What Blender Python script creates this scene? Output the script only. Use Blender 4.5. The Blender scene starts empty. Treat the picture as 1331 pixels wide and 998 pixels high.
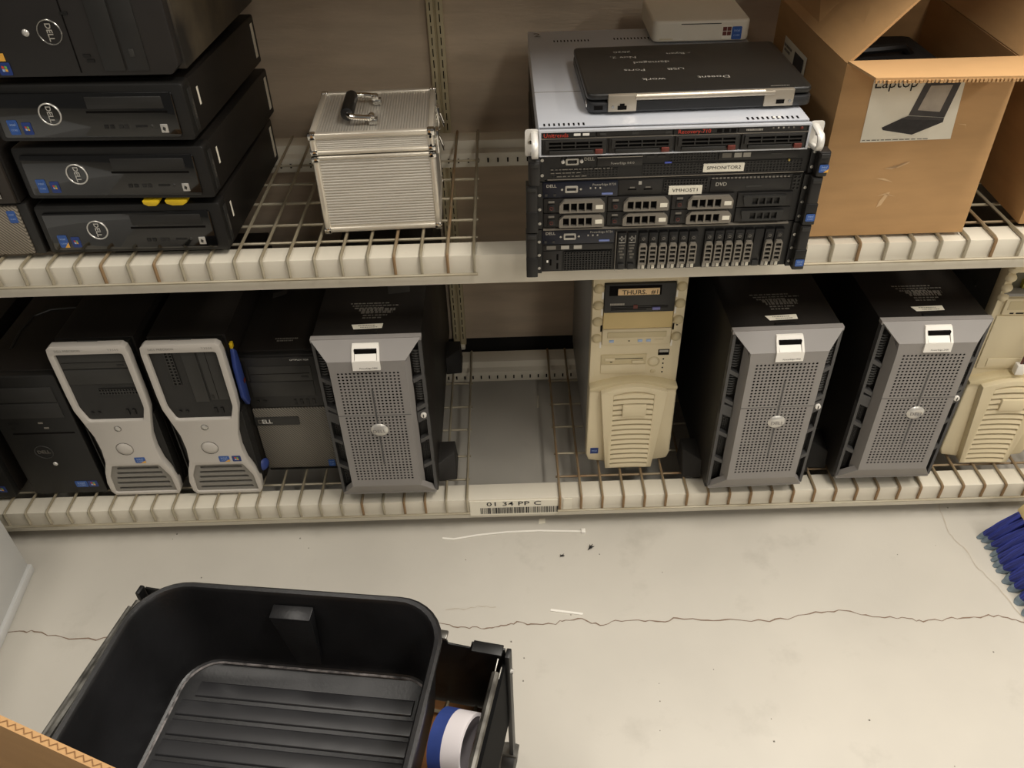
import bpy, bmesh, math, random
from mathutils import Vector, Matrix
from mathutils.geometry import tessellate_polygon
random.seed(7)
SC = bpy.context.scene
COL = SC.collection
PI = math.pi
# ------------------------------------------------------------------ camera, world, lights, exposure
F_PX = 1075.0                                  # focal length in pixels of the 1331 px wide frame
PITCH, ROLL = math.atan(1075 / 1331.0), math.radians(1.72)
ZL = 0.10                                      # top of the lower wire decks
ZU = ZL + 0.651                                # top of the upper wire decks
cam_d = bpy.data.cameras.new('camera'); cam = bpy.data.objects.new('camera', cam_d); COL.objects.link(cam)
_c, _s = math.cos(PITCH), math.sin(PITCH)
_R0, _U0, _F0 = Vector((1, 0, 0)), Vector((0, _s, _c)), Vector((0, _c, -_s))
_R = math.cos(ROLL) * _R0 - math.sin(ROLL) * _U0
_U = math.sin(ROLL) * _R0 + math.cos(ROLL) * _U0
_m = Matrix((_R, _U, -_F0)).transposed().to_4x4(); _m.translation = Vector((0, -1.333, ZL + 1.416))
cam.matrix_world = _m
cam_d.sensor_width = 36.0; cam_d.lens = 36.0 * F_PX / 1331.0; cam_d.clip_start = 0.02; cam_d.clip_end = 50
SC.camera = cam
SC.view_settings.view_transform = 'Standard'; SC.view_settings.look = 'None'
SC.view_settings.gamma = 1.0; SC.view_settings.use_curve_mapping = False
SC.view_settings.exposure = 0.0
w = bpy.data.worlds.new('world'); SC.world = w; w.use_nodes = True
w.node_tree.nodes['Background'].inputs[0].default_value = (1.0, 0.94, 0.85, 1)
w.node_tree.nodes['Background'].inputs[1].default_value = 0.10
def area(name, loc, sx, sy, watts, col, rot=(0, 0, 0)):
    d = bpy.data.lights.new(name, 'AREA'); d.shape = 'RECTANGLE'; d.size = sx; d.size_y = sy
    d.energy = watts; d.color = col
    o = bpy.data.objects.new(name, d); COL.objects.link(o); o.location = loc; o.rotation_euler = rot
    return o
WARM = (1.0, 0.935, 0.845)
for _x, _e in ((-1.3, 0.34), (1.0, 1.12), (3.1, 1.0)):        # troffers hung across the aisle; front row added to brighten the wall
    area('ceiling_and_fill_light', (_x, -0.55, 3.1), 0.3, 2.4, 79 * _e, WARM)
    area('ceiling_and_fill_light', (_x, -4.2, 3.1), 0.3, 2.4, 41 * _e, WARM)

# ------------------------------------------------------------------ materials
def lin(c):
    return tuple(((v / 255) / 12.92 if v / 255 <= 0.04045 else ((v / 255 + 0.055) / 1.055) ** 2.4) for v in c)
MATS = {}
def mat(name, rgb, rough=0.5, metal=0.0, var=0.0, vscale=12.0, rgb2=None, bump=0.0, bscale=200.0, coat=0.0, rvar=0.0, spec=0.5, stretch=None):
    if name in MATS: return MATS[name]
    m = bpy.data.materials.new(name); m.use_nodes = True; MATS[name] = m
    nt = m.node_tree; b = nt.nodes['Principled BSDF']
    c = lin(rgb)
    b.inputs['Base Color'].default_value = (*c, 1); b.inputs['Roughness'].default_value = rough
    b.inputs['Metallic'].default_value = metal; b.inputs['Coat Weight'].default_value = coat
    b.inputs['Specular IOR Level'].default_value = spec
    if var > 0 or rgb2 or rvar > 0 or bump > 0:
        tc = nt.nodes.new('ShaderNodeTexCoord'); src = tc.outputs['Object']
        if stretch:
            mp = nt.nodes.new('ShaderNodeMapping'); mp.inputs['Scale'].default_value = stretch
            nt.links.new(src, mp.inputs[0]); src = mp.outputs[0]
    if var > 0 or rgb2:
        n = nt.nodes.new('ShaderNodeTexNoise'); n.inputs['Scale'].default_value = vscale; n.inputs['Detail'].default_value = 6
        nt.links.new(src, n.inputs['Vector'])
        r = nt.nodes.new('ShaderNodeValToRGB'); e = r.color_ramp.elements
        c2 = lin(rgb2) if rgb2 else tuple(v * (1 - var) for v in c)
        e[0].position = 0.36; e[0].color = (*c2, 1); e[1].position = 0.64; e[1].color = (*c, 1)
        nt.links.new(n.outputs['Fac'], r.inputs[0]); nt.links.new(r.outputs[0], b.inputs['Base Color'])
        if rvar > 0:
            mr = nt.nodes.new('ShaderNodeMapRange'); mr.inputs['To Min'].default_value = min(1, rough + rvar); mr.inputs['To Max'].default_value = max(0.03, rough - rvar)
            nt.links.new(n.outputs['Fac'], mr.inputs[0]); nt.links.new(mr.outputs[0], b.inputs['Roughness'])
    if bump > 0:
        n2 = nt.nodes.new('ShaderNodeTexNoise'); n2.inputs['Scale'].default_value = bscale; n2.inputs['Detail'].default_value = 3
        nt.links.new(src, n2.inputs['Vector'])
        bp = nt.nodes.new('ShaderNodeBump'); bp.inputs['Strength'].default_value = bump; bp.inputs['Distance'].default_value = 0.002
        nt.links.new(n2.outputs['Fac'], bp.inputs['Height']); nt.links.new(bp.outputs[0], b.inputs['Normal'])
    return m
def add_spots(m, rgb, scale=7.0, thr=0.70, soft=0.05):
    """sparse blotches (rust, dirt) over whatever feeds the base colour"""
    nt = m.node_tree; b = nt.nodes['Principled BSDF']; inp = b.inputs['Base Color']
    tc = nt.nodes.new('ShaderNodeTexCoord'); n = nt.nodes.new('ShaderNodeTexNoise')
    n.inputs['Scale'].default_value = scale; n.inputs['Detail'].default_value = 8; n.inputs['Roughness'].default_value = 0.65
    nt.links.new(tc.outputs['Object'], n.inputs['Vector'])
    mr = nt.nodes.new('ShaderNodeMapRange'); mr.inputs['From Min'].default_value = thr; mr.inputs['From Max'].default_value = thr + soft
    nt.links.new(n.outputs['Fac'], mr.inputs[0])
    mx = nt.nodes.new('ShaderNodeMix'); mx.data_type = 'RGBA'
    if inp.is_linked: nt.links.new(inp.links[0].from_socket, mx.inputs[6])
    else: mx.inputs[6].default_value = inp.default_value
    mx.inputs[7].default_value = (*lin(rgb), 1)
    nt.links.new(mr.outputs[0], mx.inputs[0]); nt.links.new(mx.outputs[2], inp)
    return m
def wave_bump(m, scale, rot, strength=0.6, dist=0.001):
    nt = m.node_tree; b = nt.nodes['Principled BSDF']
    tc = nt.nodes.new('ShaderNodeTexCoord'); mp = nt.nodes.new('ShaderNodeMapping'); mp.inputs['Rotation'].default_value = rot
    wv = nt.nodes.new('ShaderNodeTexWave'); wv.inputs['Scale'].default_value = scale; wv.inputs['Distortion'].default_value = 0
    bp = nt.nodes.new('ShaderNodeBump'); bp.inputs['Strength'].default_value = strength; bp.inputs['Distance'].default_value = dist
    nt.links.new(tc.outputs['Object'], mp.inputs[0]); nt.links.new(mp.outputs[0], wv.inputs[0])
    nt.links.new(wv.outputs['Fac'], bp.inputs['Height']); nt.links.new(bp.outputs[0], b.inputs['Normal'])
    mx = nt.nodes.new('ShaderNodeMix'); mx.data_type = 'RGBA'
    c = b.inputs['Base Color'].default_value
    mx.inputs[6].default_value = (c[0] * .35, c[1] * .35, c[2] * .35, 1); mx.inputs[7].default_value = c
    nt.links.new(wv.outputs['Fac'], mx.inputs[0]); nt.links.new(mx.outputs[2], b.inputs['Base Color'])
    return m

FLOOR = mat('polished_concrete', (194, 189, 178), 0.40, var=0.12, vscale=2.2, rvar=0.1, bump=0.06, bscale=60)
add_spots(FLOOR, (172, 167, 156), 5.0, 0.58, 0.2)
PANEL = mat('brown_hardboard', (202, 183, 159), 0.75, var=0.16, vscale=5, bump=0.35, bscale=30, stretch=(1, 1, 6))
BEAM = add_spots(mat('cream_beam_paint', (216, 209, 192), 0.42, var=0.05, vscale=9, bump=0.05, bscale=40), (160, 112, 62), 13.0, 0.70, 0.05)
WIRE = mat('zinc_wire', (178, 170, 150), 0.45, metal=0.35, rgb2=(150, 138, 112), vscale=6)
WIRE_R = mat('rusty_wire', (142, 110, 74), 0.6, metal=0.2, rgb2=(150, 136, 110), vscale=11)
SLOT = mat('dark_slot', (14, 12, 11), 0.9, spec=0.1)
POST = mat('tan_post', (200, 186, 150), 0.5, var=0.06)
BLK = mat('black_plastic', (22, 21, 19), 0.48, var=0.25, vscale=16, bump=0.05)
BLKM = mat('black_steel', (19, 17, 15), 0.5, rgb2=(29, 25, 21), vscale=5, bump=0.08, bscale=300, rvar=0.1, spec=0.32)
BLKD = mat('dusty_black_steel', (34, 31, 27), 0.55, rgb2=(86, 76, 60), vscale=9, rvar=0.1)
GLOSS = mat('piano_black', (9, 9, 9), 0.07, coat=0.6, spec=0.6)
CHAR = mat('charcoal_plastic', (36, 35, 33), 0.5, var=0.15, vscale=20)
CHAR2 = mat('dark_gray_plastic', (51, 50, 47), 0.5, var=0.12, vscale=20)
WEAVE = wave_bump(mat('diagonal_weave_plastic', (138, 132, 120), 0.5), 62, (0, math.radians(40), 0))
WEAVE2 = wave_bump(mat('diagonal_weave_brown', (150, 140, 124), 0.55), 62, (0, math.radians(40), 0))
PEG = mat('bezel_gray', (141, 137, 133), 0.48, var=0.07, vscale=7)
PED = mat('bezel_dark_gray', (77, 76, 75), 0.5, var=0.1)
WHT = mat('white_plastic', (232, 228, 219), 0.4)
WPC = mat('white_shell', (222, 213, 194), 0.45, var=0.04)
SILV = mat('silver_plastic', (198, 192, 183), 0.42, var=0.05, vscale=6)
SILVD = mat('gray_grille', (133, 129, 121), 0.5)
LOGO = mat('silver_logo', (206, 203, 196), 0.28, metal=0.5)
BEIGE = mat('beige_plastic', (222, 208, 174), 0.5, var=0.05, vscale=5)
BEIGED = mat('darker_beige_plastic', (205, 190, 152), 0.5, var=0.05)  # second, slightly darker beige for knobs, trays and small parts
BEIGEY = mat('yellowed_plastic', (214, 190, 134), 0.5, var=0.05)
STEELG = mat('gray_side_steel', (150, 148, 143), 0.45, var=0.06)
PAPER = mat('paper_label', (232, 226, 208), 0.7, var=0.04, vscale=30)
TAN = mat('tan_paper', (228, 196, 150), 0.7)
INK = mat('black_ink', (24, 22, 21), 0.8)
INKW = mat('light_print', (168, 163, 152), 0.7)
INKD = mat('dim_print', (112, 107, 98), 0.7)
WHITEINK = mat('white_print', (226, 224, 216), 0.6)
CARD = mat('cardboard', (186, 146, 98), 0.8, var=0.1, vscale=8, bump=0.06, bscale=90, stretch=(1, 1, 5))
CARDL = mat('cardboard_inner', (212, 170, 118), 0.8, var=0.06, vscale=8)
ALU = mat('brushed_aluminium', (206, 200, 188), 0.36, metal=0.55, var=0.05)
ALUT = mat('aluminium_trim', (222, 214, 198), 0.3, metal=0.55)
CHROME = mat('chrome', (225, 222, 216), 0.1, metal=1.0)
CHR2 = mat('dull_chrome', (170, 168, 162), 0.25, metal=0.9)
SVTOP = mat('galvanized_steel', (214, 218, 226), 0.36, metal=0.45, var=0.06, vscale=4)
SVH = mat('handle_silver', (228, 225, 218), 0.35, metal=0.3)
SVB = mat('server_black', (17, 16, 15), 0.42, var=0.2, vscale=20)
SVD = mat('server_dark', (30, 28, 26), 0.45, var=0.15, vscale=20)
CARR = mat('carrier_gray', (126, 120, 110), 0.42, metal=0.35, var=0.08)
NAVY = mat('navy_panel', (16, 20, 34), 0.3)
REDT = mat('dull_red_tab', (98, 40, 30), 0.5)
REDI = mat('red_print', (178, 56, 38), 0.6)
BLUE = mat('sticker_blue', (52, 92, 164), 0.4, var=0.2, vscale=160)
BLUED = mat('sticker_navy', (38, 62, 128), 0.4, var=0.25, vscale=160)
BLUEL = mat('sticker_light', (164, 186, 222), 0.4)
YEL = mat('yellow_plastic', (226, 190, 34), 0.5)
ORG = mat('sticker_orange', (230, 172, 70), 0.5)
GRN = mat('flag_green', (112, 176, 82), 0.5)
RED = mat('flag_red', (206, 72, 52), 0.5)
BLUEP = mat('blue_plastic', (52, 72, 140), 0.5, var=0.15, vscale=30)
BRISTLE = mat('blue_bristles', (50, 62, 150), 0.75, rgb2=(24, 30, 84), vscale=5, bump=0.8, bscale=6, stretch=(3, 70, 3))
BRTIP = mat('gray_bristle_tips', (118, 132, 140), 0.9, var=0.3, vscale=90)
WOOD = mat('pale_wood', (226, 204, 150), 0.6, var=0.08, vscale=6, stretch=(1, 8, 1))
CABG = mat('gray_cabinet_paint', (200, 200, 197), 0.4, var=0.04, vscale=3)
TOTE = add_spots(mat('black_tote_plastic', (19, 19, 20), 0.36, rgb2=(27, 27, 29), vscale=7, bump=0.12, bscale=160, rvar=0.1), (92, 90, 92), 46.0, 0.735, 0.02)
RIBM = mat('rib_plastic', (40, 40, 42), 0.34, var=0.1, vscale=30, rvar=0.08)
EDGEW = mat('scuffed_edge', (150, 144, 142), 0.6, rgb2=(70, 68, 68), vscale=70)
CARTM = mat('black_cart_metal', (13, 13, 13), 0.45, var=0.2, vscale=20)
MATTEB = mat('matte_black_sheet', (12, 12, 12), 0.8, spec=0.12)
RAILM = mat('worn_rail', (126, 124, 118), 0.3, metal=0.8, rgb2=(70, 68, 64), vscale=30)
RUST = mat('rusty_tray', (146, 96, 46), 0.8, rgb2=(96, 66, 38), vscale=18)
CRACK = mat('crack_dark', (124, 104, 88), 0.9)
CRACKL = mat('crack_faint', (176, 166, 150), 0.9)
ROLLW = mat('white_card_tube', (226, 220, 222), 0.6)
ROLLG = mat('tube_inner', (168, 162, 166), 0.7)

# ------------------------------------------------------------------ mesh helpers
class MB:
    def __init__(self): self.v = []; self.f = []; self.mi = []
    def add(self, vs, fs, mi=0):
        o = len(self.v); self.v += [tuple(p) for p in vs]
        self.f += [tuple(i + o for i in f) for f in fs]; self.mi += [mi] * len(fs); return self
    def box(self, x0, x1, y0, y1, z0, z1, mi=0):
        return self.add([(x0, y0, z0), (x1, y0, z0), (x1, y1, z0), (x0, y1, z0), (x0, y0, z1), (x1, y0, z1), (x1, y1, z1), (x0, y1, z1)],
                        [(0, 3, 2, 1), (4, 5, 6, 7), (0, 1, 5, 4), (1, 2, 6, 5), (2, 3, 7, 6), (3, 0, 4, 7)], mi)
    def prism(self, pts, a, b, plane='xz', mi=0):
        """2-D outline swept along the third axis from a to b"""
        def P(p, t):
            return (p[0], t, p[1]) if plane == 'xz' else ((p[0], p[1], t) if plane == 'xy' else (t, p[0], p[1]))
        n = len(pts)
        vs = [P(p, a) for p in pts] + [P(p, b) for p in pts]
        fs = [tuple(range(n)), tuple(range(2 * n - 1, n - 1, -1))] + [(i, n + i, n + (i + 1) % n, (i + 1) % n) for i in range(n)]
        return self.add(vs, fs, mi)
    def holed(self, outer, holes, a, b, plane='xz', mi=0):
        def P(p, t):
            return (p[0], t, p[1]) if plane == 'xz' else ((p[0], p[1], t) if plane == 'xy' else (t, p[0], p[1]))
        loops = [outer] + holes
        flat = [p for l in loops for p in l]
        tris = tessellate_polygon([[Vector((p[0], p[1], 0)) for p in l] for l in loops])
        n = len(flat)
        vs = [P(p, a) for p in flat] + [P(p, b) for p in flat]
        fs = [tuple(t) for t in tris] + [tuple(n + i for i in reversed(t)) for t in tris]
        o = 0
        for l in loops:
            k = len(l)
            for i in range(k): fs.append((o + i, n + o + i, n + o + (i + 1) % k, o + (i + 1) % k))
            o += k
        return self.add(vs, fs, mi)
    def cyl(self, p0, p1, r0, r1=None, n=14, mi=0, caps=True):
        r1 = r0 if r1 is None else r1
        p0, p1 = Vector(p0), Vector(p1); d = (p1 - p0).normalized()
        a = d.orthogonal().normalized(); b = d.cross(a)
        vs = []
        for p, r in ((p0, r0), (p1, r1)):
            for i in range(n):
                t = 2 * PI * i / n; vs.append(p + a * (r * math.cos(t)) + b * (r * math.sin(t)))
        fs = [(i, (i + 1) % n, n + (i + 1) % n, n + i) for i in range(n)]
        if caps: fs += [tuple(range(n - 1, -1, -1)), tuple(range(n, 2 * n))]
        return self.add(vs, fs, mi)
    def tube(self, pts, r, n=8, closed=False, mi=0):
        pts = [Vector(p) for p in pts]; k = len(pts); vs = []
        up = None
        for i, p in enumerate(pts):
            if closed: d = pts[(i + 1) % k] - pts[i - 1]
            else: d = pts[min(i + 1, k - 1)] - pts[max(i - 1, 0)]
            d.normalize()
            if up is None: up = d.orthogonal().normalized()
            a = (up - d * up.dot(d))
            a = a.normalized() if a.length > 1e-6 else d.orthogonal().normalized()
            up = a; b = d.cross(a)
            for j in range(n):
                t = 2 * PI * j / n; vs.append(p + a * (r * math.cos(t)) + b * (r * math.sin(t)))
        fs = []
        for i in range(k if closed else k - 1):
            q = (i + 1) % k
            for j in range(n): fs.append((i * n + j, i * n + (j + 1) % n, q * n + (j + 1) % n, q * n + j))
        if not closed: fs += [tuple(range(n - 1, -1, -1)), tuple(range((k - 1) * n, k * n))]
        return self.add(vs, fs, mi)
    def dome(self, c, rx, rz, h, n=20, rings=3, mi=0):
        """shallow lens bulging towards -Y"""
        vs = []; fs = []
        for k in range(rings):
            t = k / rings * PI / 2
            for i in range(n):
                a = 2 * PI * i / n
                vs.append((c[0] + rx * math.cos(t) * math.cos(a), c[1] - h * math.sin(t), c[2] + rz * math.cos(t) * math.sin(a)))
        vs.append((c[0], c[1] - h, c[2]))
        for k in range(rings - 1):
            for i in range(n): fs.append((k * n + i, k * n + (i + 1) % n, (k + 1) * n + (i + 1) % n, (k + 1) * n + i))
        for i in range(n): fs.append(((rings - 1) * n + i, (rings - 1) * n + (i + 1) % n, rings * n))
        fs.append(tuple(range(n - 1, -1, -1)))
        return self.add(vs, fs, mi)
    def perf(self, x0, x1, z0, z1, nx, nz, y, depth, fill=0.5, oct_=True, mi=0):
        """front plate (facing -Y) with a grid of real holes"""
        dx, dz = (x1 - x0) / nx, (z1 - z0) / nz
        for i in range(nx):
            for j in range(nz):
                cx, cz = x0 + (i + .5) * dx, z0 + (j + .5) * dz
                hx, hz = dx * fill / 2, dz * fill / 2
                c4 = [(cx - dx / 2, cz - dz / 2), (cx + dx / 2, cz - dz / 2), (cx + dx / 2, cz + dz / 2), (cx - dx / 2, cz + dz / 2)]
                if oct_:
                    k = 0.45
                    h = [(cx - hx * k, cz - hz), (cx + hx * k, cz - hz), (cx + hx, cz - hz * k), (cx + hx, cz + hz * k), (cx + hx * k, cz + hz), (cx - hx * k, cz + hz), (cx - hx, cz + hz * k), (cx - hx, cz - hz * k)]
                    vs = [(p[0], y, p[1]) for p in c4] + [(p[0], y, p[1]) for p in h] + [(p[0], y + depth, p[1]) for p in h]
                    fs = [(0, 1, 5, 4), (1, 6, 5), (1, 2, 7, 6), (2, 8, 7), (2, 3, 9, 8), (3, 10, 9), (3, 0, 11, 10), (0, 4, 11)]
                    fs += [(4 + q, 4 + (q + 1) % 8, 12 + (q + 1) % 8, 12 + q) for q in range(8)]
                else:
                    h = [(cx - hx, cz - hz), (cx + hx, cz - hz), (cx + hx, cz + hz), (cx - hx, cz + hz)]
                    vs = [(p[0], y, p[1]) for p in c4] + [(p[0], y, p[1]) for p in h] + [(p[0], y + depth, p[1]) for p in h]
                    fs = [(q, (q + 1) % 4, 4 + (q + 1) % 4, 4 + q) for q in range(4)] + [(4 + q, 4 + (q + 1) % 4, 8 + (q + 1) % 4, 8 + q) for q in range(4)]
                self.add(vs, fs, mi)
        return self
    def build(self, name, m, parent=None, bevel=0.0, seg=2, smooth=None, fix=True, loc=None, rot=None):
        me = bpy.data.meshes.new(name); me.from_pydata(self.v, [], self.f)
        ms = m if isinstance(m, (list, tuple)) else [m]
        for q in ms: me.materials.append(q)
        for p, i in zip(me.polygons, self.mi): p.material_index = i
        if fix or bevel:
            bm = bmesh.new(); bm.from_mesh(me)
            if fix: bmesh.ops.recalc_face_normals(bm, faces=bm.faces)
            if bevel:
                es = [e for e in bm.edges if len(e.link_faces) == 2 and e.calc_face_angle(0) > 0.6]
                bmesh.ops.bevel(bm, geom=es, offset=bevel, segments=seg, affect='EDGES', profile=0.5, clamp_overlap=True)
            bm.to_mesh(me); bm.free()
        if smooth is None: smooth = bevel > 0
        if smooth:
            me.polygons.foreach_set('use_smooth', [True] * len(me.polygons)); me.set_sharp_from_angle(angle=math.radians(38))
        o = bpy.data.objects.new(name, me); COL.objects.link(o)
        if parent: o.parent = parent
        if loc: o.location = loc
        if rot: o.rotation_euler = rot
        return o
def rpoly(pts, r, n=4):
    """round the corners of a 2-D outline; r is one radius or one per corner"""
    out = []; k = len(pts)
    for i in range(k):
        p = Vector(pts[i]); a = Vector(pts[i - 1]); b = Vector(pts[(i + 1) % k])
        rr = r[i] if isinstance(r, (list, tuple)) else r
        if rr <= 0: out.append(tuple(p)); continue
        u = (a - p); v = (b - p); t = min(rr, u.length * .49, v.length * .49)
        p0 = p + u.normalized() * t; p1 = p + v.normalized() * t
        for j in range(n + 1):
            s = j / n; q = (1 - s) ** 2 * p0 + 2 * s * (1 - s) * p + s * s * p1; out.append(tuple(q))
    return out
def rect(x0, x1, z0, z1): return [(x0, z0), (x1, z0), (x1, z1), (x0, z1)]
def circ(cx, cz, rx, rz=None, n=20):
    rz = rx if rz is None else rz
    return [(cx + rx * math.cos(2 * PI * i / n), cz + rz * math.sin(2 * PI * i / n)) for i in range(n)]
def thing(name, label, cat, loc=(0, 0, 0), rz=0.0, group=None, rot=None):
    o = bpy.data.objects.new(name, None); COL.objects.link(o); o.empty_display_size = 0.05
    o.location = loc; o.rotation_euler = rot if rot else (0, 0, rz)
    o['label'] = label; o['category'] = cat
    if group: o['group'] = group
    return o
def tag(o, label, cat, group=None):
    o['label'] = label; o['category'] = cat
    if group: o['group'] = group
    return o
def struct(o): o['kind'] = 'structure'; return o
def dup(root, loc, rz, label):
    r = root.copy(); COL.objects.link(r); r.location = loc; r.rotation_euler = (0, 0, rz); r['label'] = label
    for ch in list(root.children):
        c = ch.copy(); COL.objects.link(c); c.parent = r
        for g in list(ch.children):
            d = g.copy(); COL.objects.link(d); d.parent = c
    return r
def bx(parent, name, m, x0, x1, y0, y1, z0, z1, bevel=0.0, seg=2):
    return MB().box(x0, x1, y0, y1, z0, z1).build(name, m, parent, bevel, seg)
FRONT = (Vector((1, 0, 0)), Vector((0, 0, 1)))
TOPV = (Vector((1, 0, 0)), Vector((0, 1, 0)))
SIDER = (Vector((0, 1, 0)), Vector((0, 0, 1)))
def text(parent, s, size, O, m, frame=FRONT, align='CENTER', name='lettering', turn=0.0, sx=1.0, bold=0.0, space=1.0):
    cu = bpy.data.curves.new('t', 'FONT'); cu.body = s; cu.size = size; cu.align_x = align; cu.align_y = 'CENTER'
    cu.resolution_u = 2; cu.offset = bold * size * .6; cu.space_character = space
    ob = bpy.data.objects.new('t', cu); me = bpy.data.meshes.new_from_object(ob); bpy.data.objects.remove(ob)
    R, U = frame; ct, st = math.cos(turn), math.sin(turn); O = Vector(O)
    for v in me.vertices:
        x, y = v.co.x * sx, v.co.y
        v.co = O + R * (x * ct - y * st) + U * (x * st + y * ct)
    me.name = name; me.materials.clear(); me.materials.append(m)
    o = bpy.data.objects.new(name, me); COL.objects.link(o); o.parent = parent
    return o
def scribble(parent, rows, O, frame, width, rowh, m, name='fine_print', seed=1):
    """rows of unreadable fine print: short bars"""
    rnd = random.Random(seed); R, U = frame; O = Vector(O); b = MB()
    for i, (x0, x1, h) in enumerate(rows):
        x = x0
        while x < x1:
            wd = rnd.uniform(.03, .09); e = min(x + wd, x1)
            y0 = -i * rowh; p = [O + R * (x * width) + U * y0, O + R * (e * width) + U * y0, O + R * (e * width) + U * (y0 + h * rowh), O + R * (x * width) + U * (y0 + h * rowh)]
            b.add(p, [(0, 1, 2, 3)]); x = e + rnd.uniform(.012, .03)
    return b.build(name, m, parent, fix=False)
def chip_sticker(parent, x, z, y, wd=.02, ht=.024, swoosh=False):
    s = MB().prism(rpoly(rect(x - wd / 2, x + wd / 2, z - ht / 2, z + ht / 2), .002, 2), y, y - .0006).build('sticker', BLUE, parent)
    text(s, 'intel', wd * .36, (x, y - .001, z + ht * .2), BLUEL)
    text(s, 'CORE', wd * .24, (x, y - .001, z - ht * .18), BLUEL)
    if swoosh: MB().add([(x + wd * .5, y - .001, z - ht * .05), (x + wd * .5, y - .001, z - ht * .5), (x - wd * .02, y - .001, z - ht * .5)], [(0, 1, 2)]).build('swoosh', ORG, s)
    return s
def win_sticker(parent, x, z, y, wd=.02, ht=.022):
    s = MB().prism(rpoly(rect(x - wd / 2, x + wd / 2, z - ht / 2, z + ht / 2), .002, 2), y, y - .0006).build('sticker', BLUED, parent)
    q = wd * .2; g = wd * .02
    b = MB()
    for i, (sx, sz) in enumerate(((-1, 1), (1, 1), (-1, -1), (1, -1))):
        cx, cz = x + sx * (q / 2 + g), z + sz * (q / 2 + g)
        b.add([(cx - q / 2, y - .001, cz - q / 2 + .0008), (cx + q / 2, y - .001, cz - q / 2), (cx + q / 2, y - .001, cz + q / 2), (cx - q / 2, y - .001, cz + q / 2 + .0008)], [(0, 1, 2, 3)], i)
    b.build('emblem', [RED, GRN, BLUEL, ORG], s, fix=False)
    return s
# ------------------------------------------------------------------ setting
fl = struct(MB().box(-3.2, 3.6, -6.0, 1.2, -.05, 0).build('floor', FLOOR))
CRK = [(-1.25, -.24), (-1.16, -.262), (-1.082, -.256), (-1.048, -.259), (-.983, -.274), (-.905, -.285), (-.851, -.275), (-.78, -.268), (-.7, -.281), (-.62, -.274), (-.52, -.288), (-.43, -.272), (-.33, -.279), (-.24, -.268), (-.149, -.273), (-.115, -.28), (-.082, -.285), (-.058, -.284), (-.033, -.279), (-.005, -.27), (.025, -.277), (.074, -.279), (.1, -.27), (.136, -.267), (.173, -.286), (.207, -.274), (.256, -.275), (.305, -.281), (.339, -.273), (.404, -.281), (.453, -.28), (.534, -.289), (.585, -.281), (.639, -.268), (.689, -.265), (.734, -.279), (.78, -.288), (.831, -.292), (.857, -.301), (.909, -.295), (.958, -.294), (1.002, -.288), (1.039, -.297), (1.067, -.31), (1.15, -.322), (1.3, -.31), (1.6, -.335)]
def ribbon(pts, wd, m, name, seed, sub=4, jit=.004):
    rnd = random.Random(seed); P = []
    for i in range(len(pts) - 1):
        a, b_ = Vector((*pts[i], 0)), Vector((*pts[i + 1], 0))
        for k in range(sub):
            q = a.lerp(b_, k / sub)
            if k: q += Vector((rnd.uniform(-jit, jit) * .5, rnd.uniform(-jit, jit), 0))
            P.append(q)
    P.append(Vector((*pts[-1], 0)))
    b = MB(); vs = []
    for i, p in enumerate(P):
        d = (P[min(i + 1, len(P) - 1)] - P[max(i - 1, 0)]).normalized(); n = Vector((-d.y, d.x, 0)) * wd * rnd.uniform(.3, 1.0) / 2
        vs += [p + n + Vector((0, 0, .0006)), p - n + Vector((0, 0, .0006))]
    b.add(vs, [(2 * i, 2 * i + 1, 2 * i + 3, 2 * i + 2) for i in range(len(P) - 1)])
    return b.build(name, m, fl, fix=False)
ribbon(CRK, .0034, CRACK, 'crack', 3)
ribbon([(1.04, .06), (1.023, .007), (1.015, -.055), (1.018, -.081), (1.032, -.114), (1.033, -.158), (1.046, -.195), (1.061, -.245), (1.07, -.3)], .003, CRACKL, 'crack', 4)
ribbon([(-.16, -.235), (-.12, -.236), (-.09, -.226), (-.05, -.231)], .0025, CRACKL, 'crack', 5)
# rear of the bay: an added sheet, coloured dark for the gap's shade, behind brown hardboard sheets that stop short of the floor
wb = struct(MB().box(-3.2, 3.6, .664, .71, 0, 2.9).build('shade_backing', mat('gap_shade_dark', (26, 23, 20), .9)))
for i, (x0, x1) in enumerate(((-2.0, -.149), (-.146, 2.4))):
    MB().box(x0, x1, .648, .656, .094, 2.6).build('hardboard_sheet', PANEL, wb)

# ------------------------------------------------------------------ rack
rack = thing('storage_rack', 'cream painted steel storage rack with two long shelves of computers', 'rack', (0, 0, 0))
XL, XR = -1.9, 2.3
def beam(front, z):
    b = MB()
    if front: pr = [(0, z), (0, z - .062), (.064, z - .062), (.064, z - .03), (.05, z - .03), (.05, z)]
    else: pr = [(.58, z), (.58, z - .06), (.515, z - .06), (.512, z - .024), (.53, z - .021), (.53, z)]
    return b.prism(pr, XL, XR, 'yz').build('front_beam' if front else 'rear_beam', BEAM, rack, .0022)
for z in (ZL - .0045, ZU - .0045, ZU + .651):  # topmost level is unseen, added to carry the shading board
    beam(True, z); rb = beam(False, z)
    s = MB(); x = XL + .05
    while x < XR - .05:
        s.box(x - .0018, x + .0018, .5105, .5135, z - .047, z - .037); x += .0232
    s.build('slots', SLOT, rb)
bx(rack, 'unseen_shade_board', mat('chipboard', (170, 140, 100), .8, var=.1), XL, XR, .002, .6, ZU + .6485, ZU + .667)  # unseen solid board, added to keep overhead light off the upper shelf
for px in (XL, XR):
    for py in (.0, .60):
        b = MB().box(px - .045, px + .035, py + .066 if py < .1 else py - .02, py + .1 if py < .1 else py + .04, 0, 2.2)
        b.build('upright_post', BEAM, rack, .002)
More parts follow.
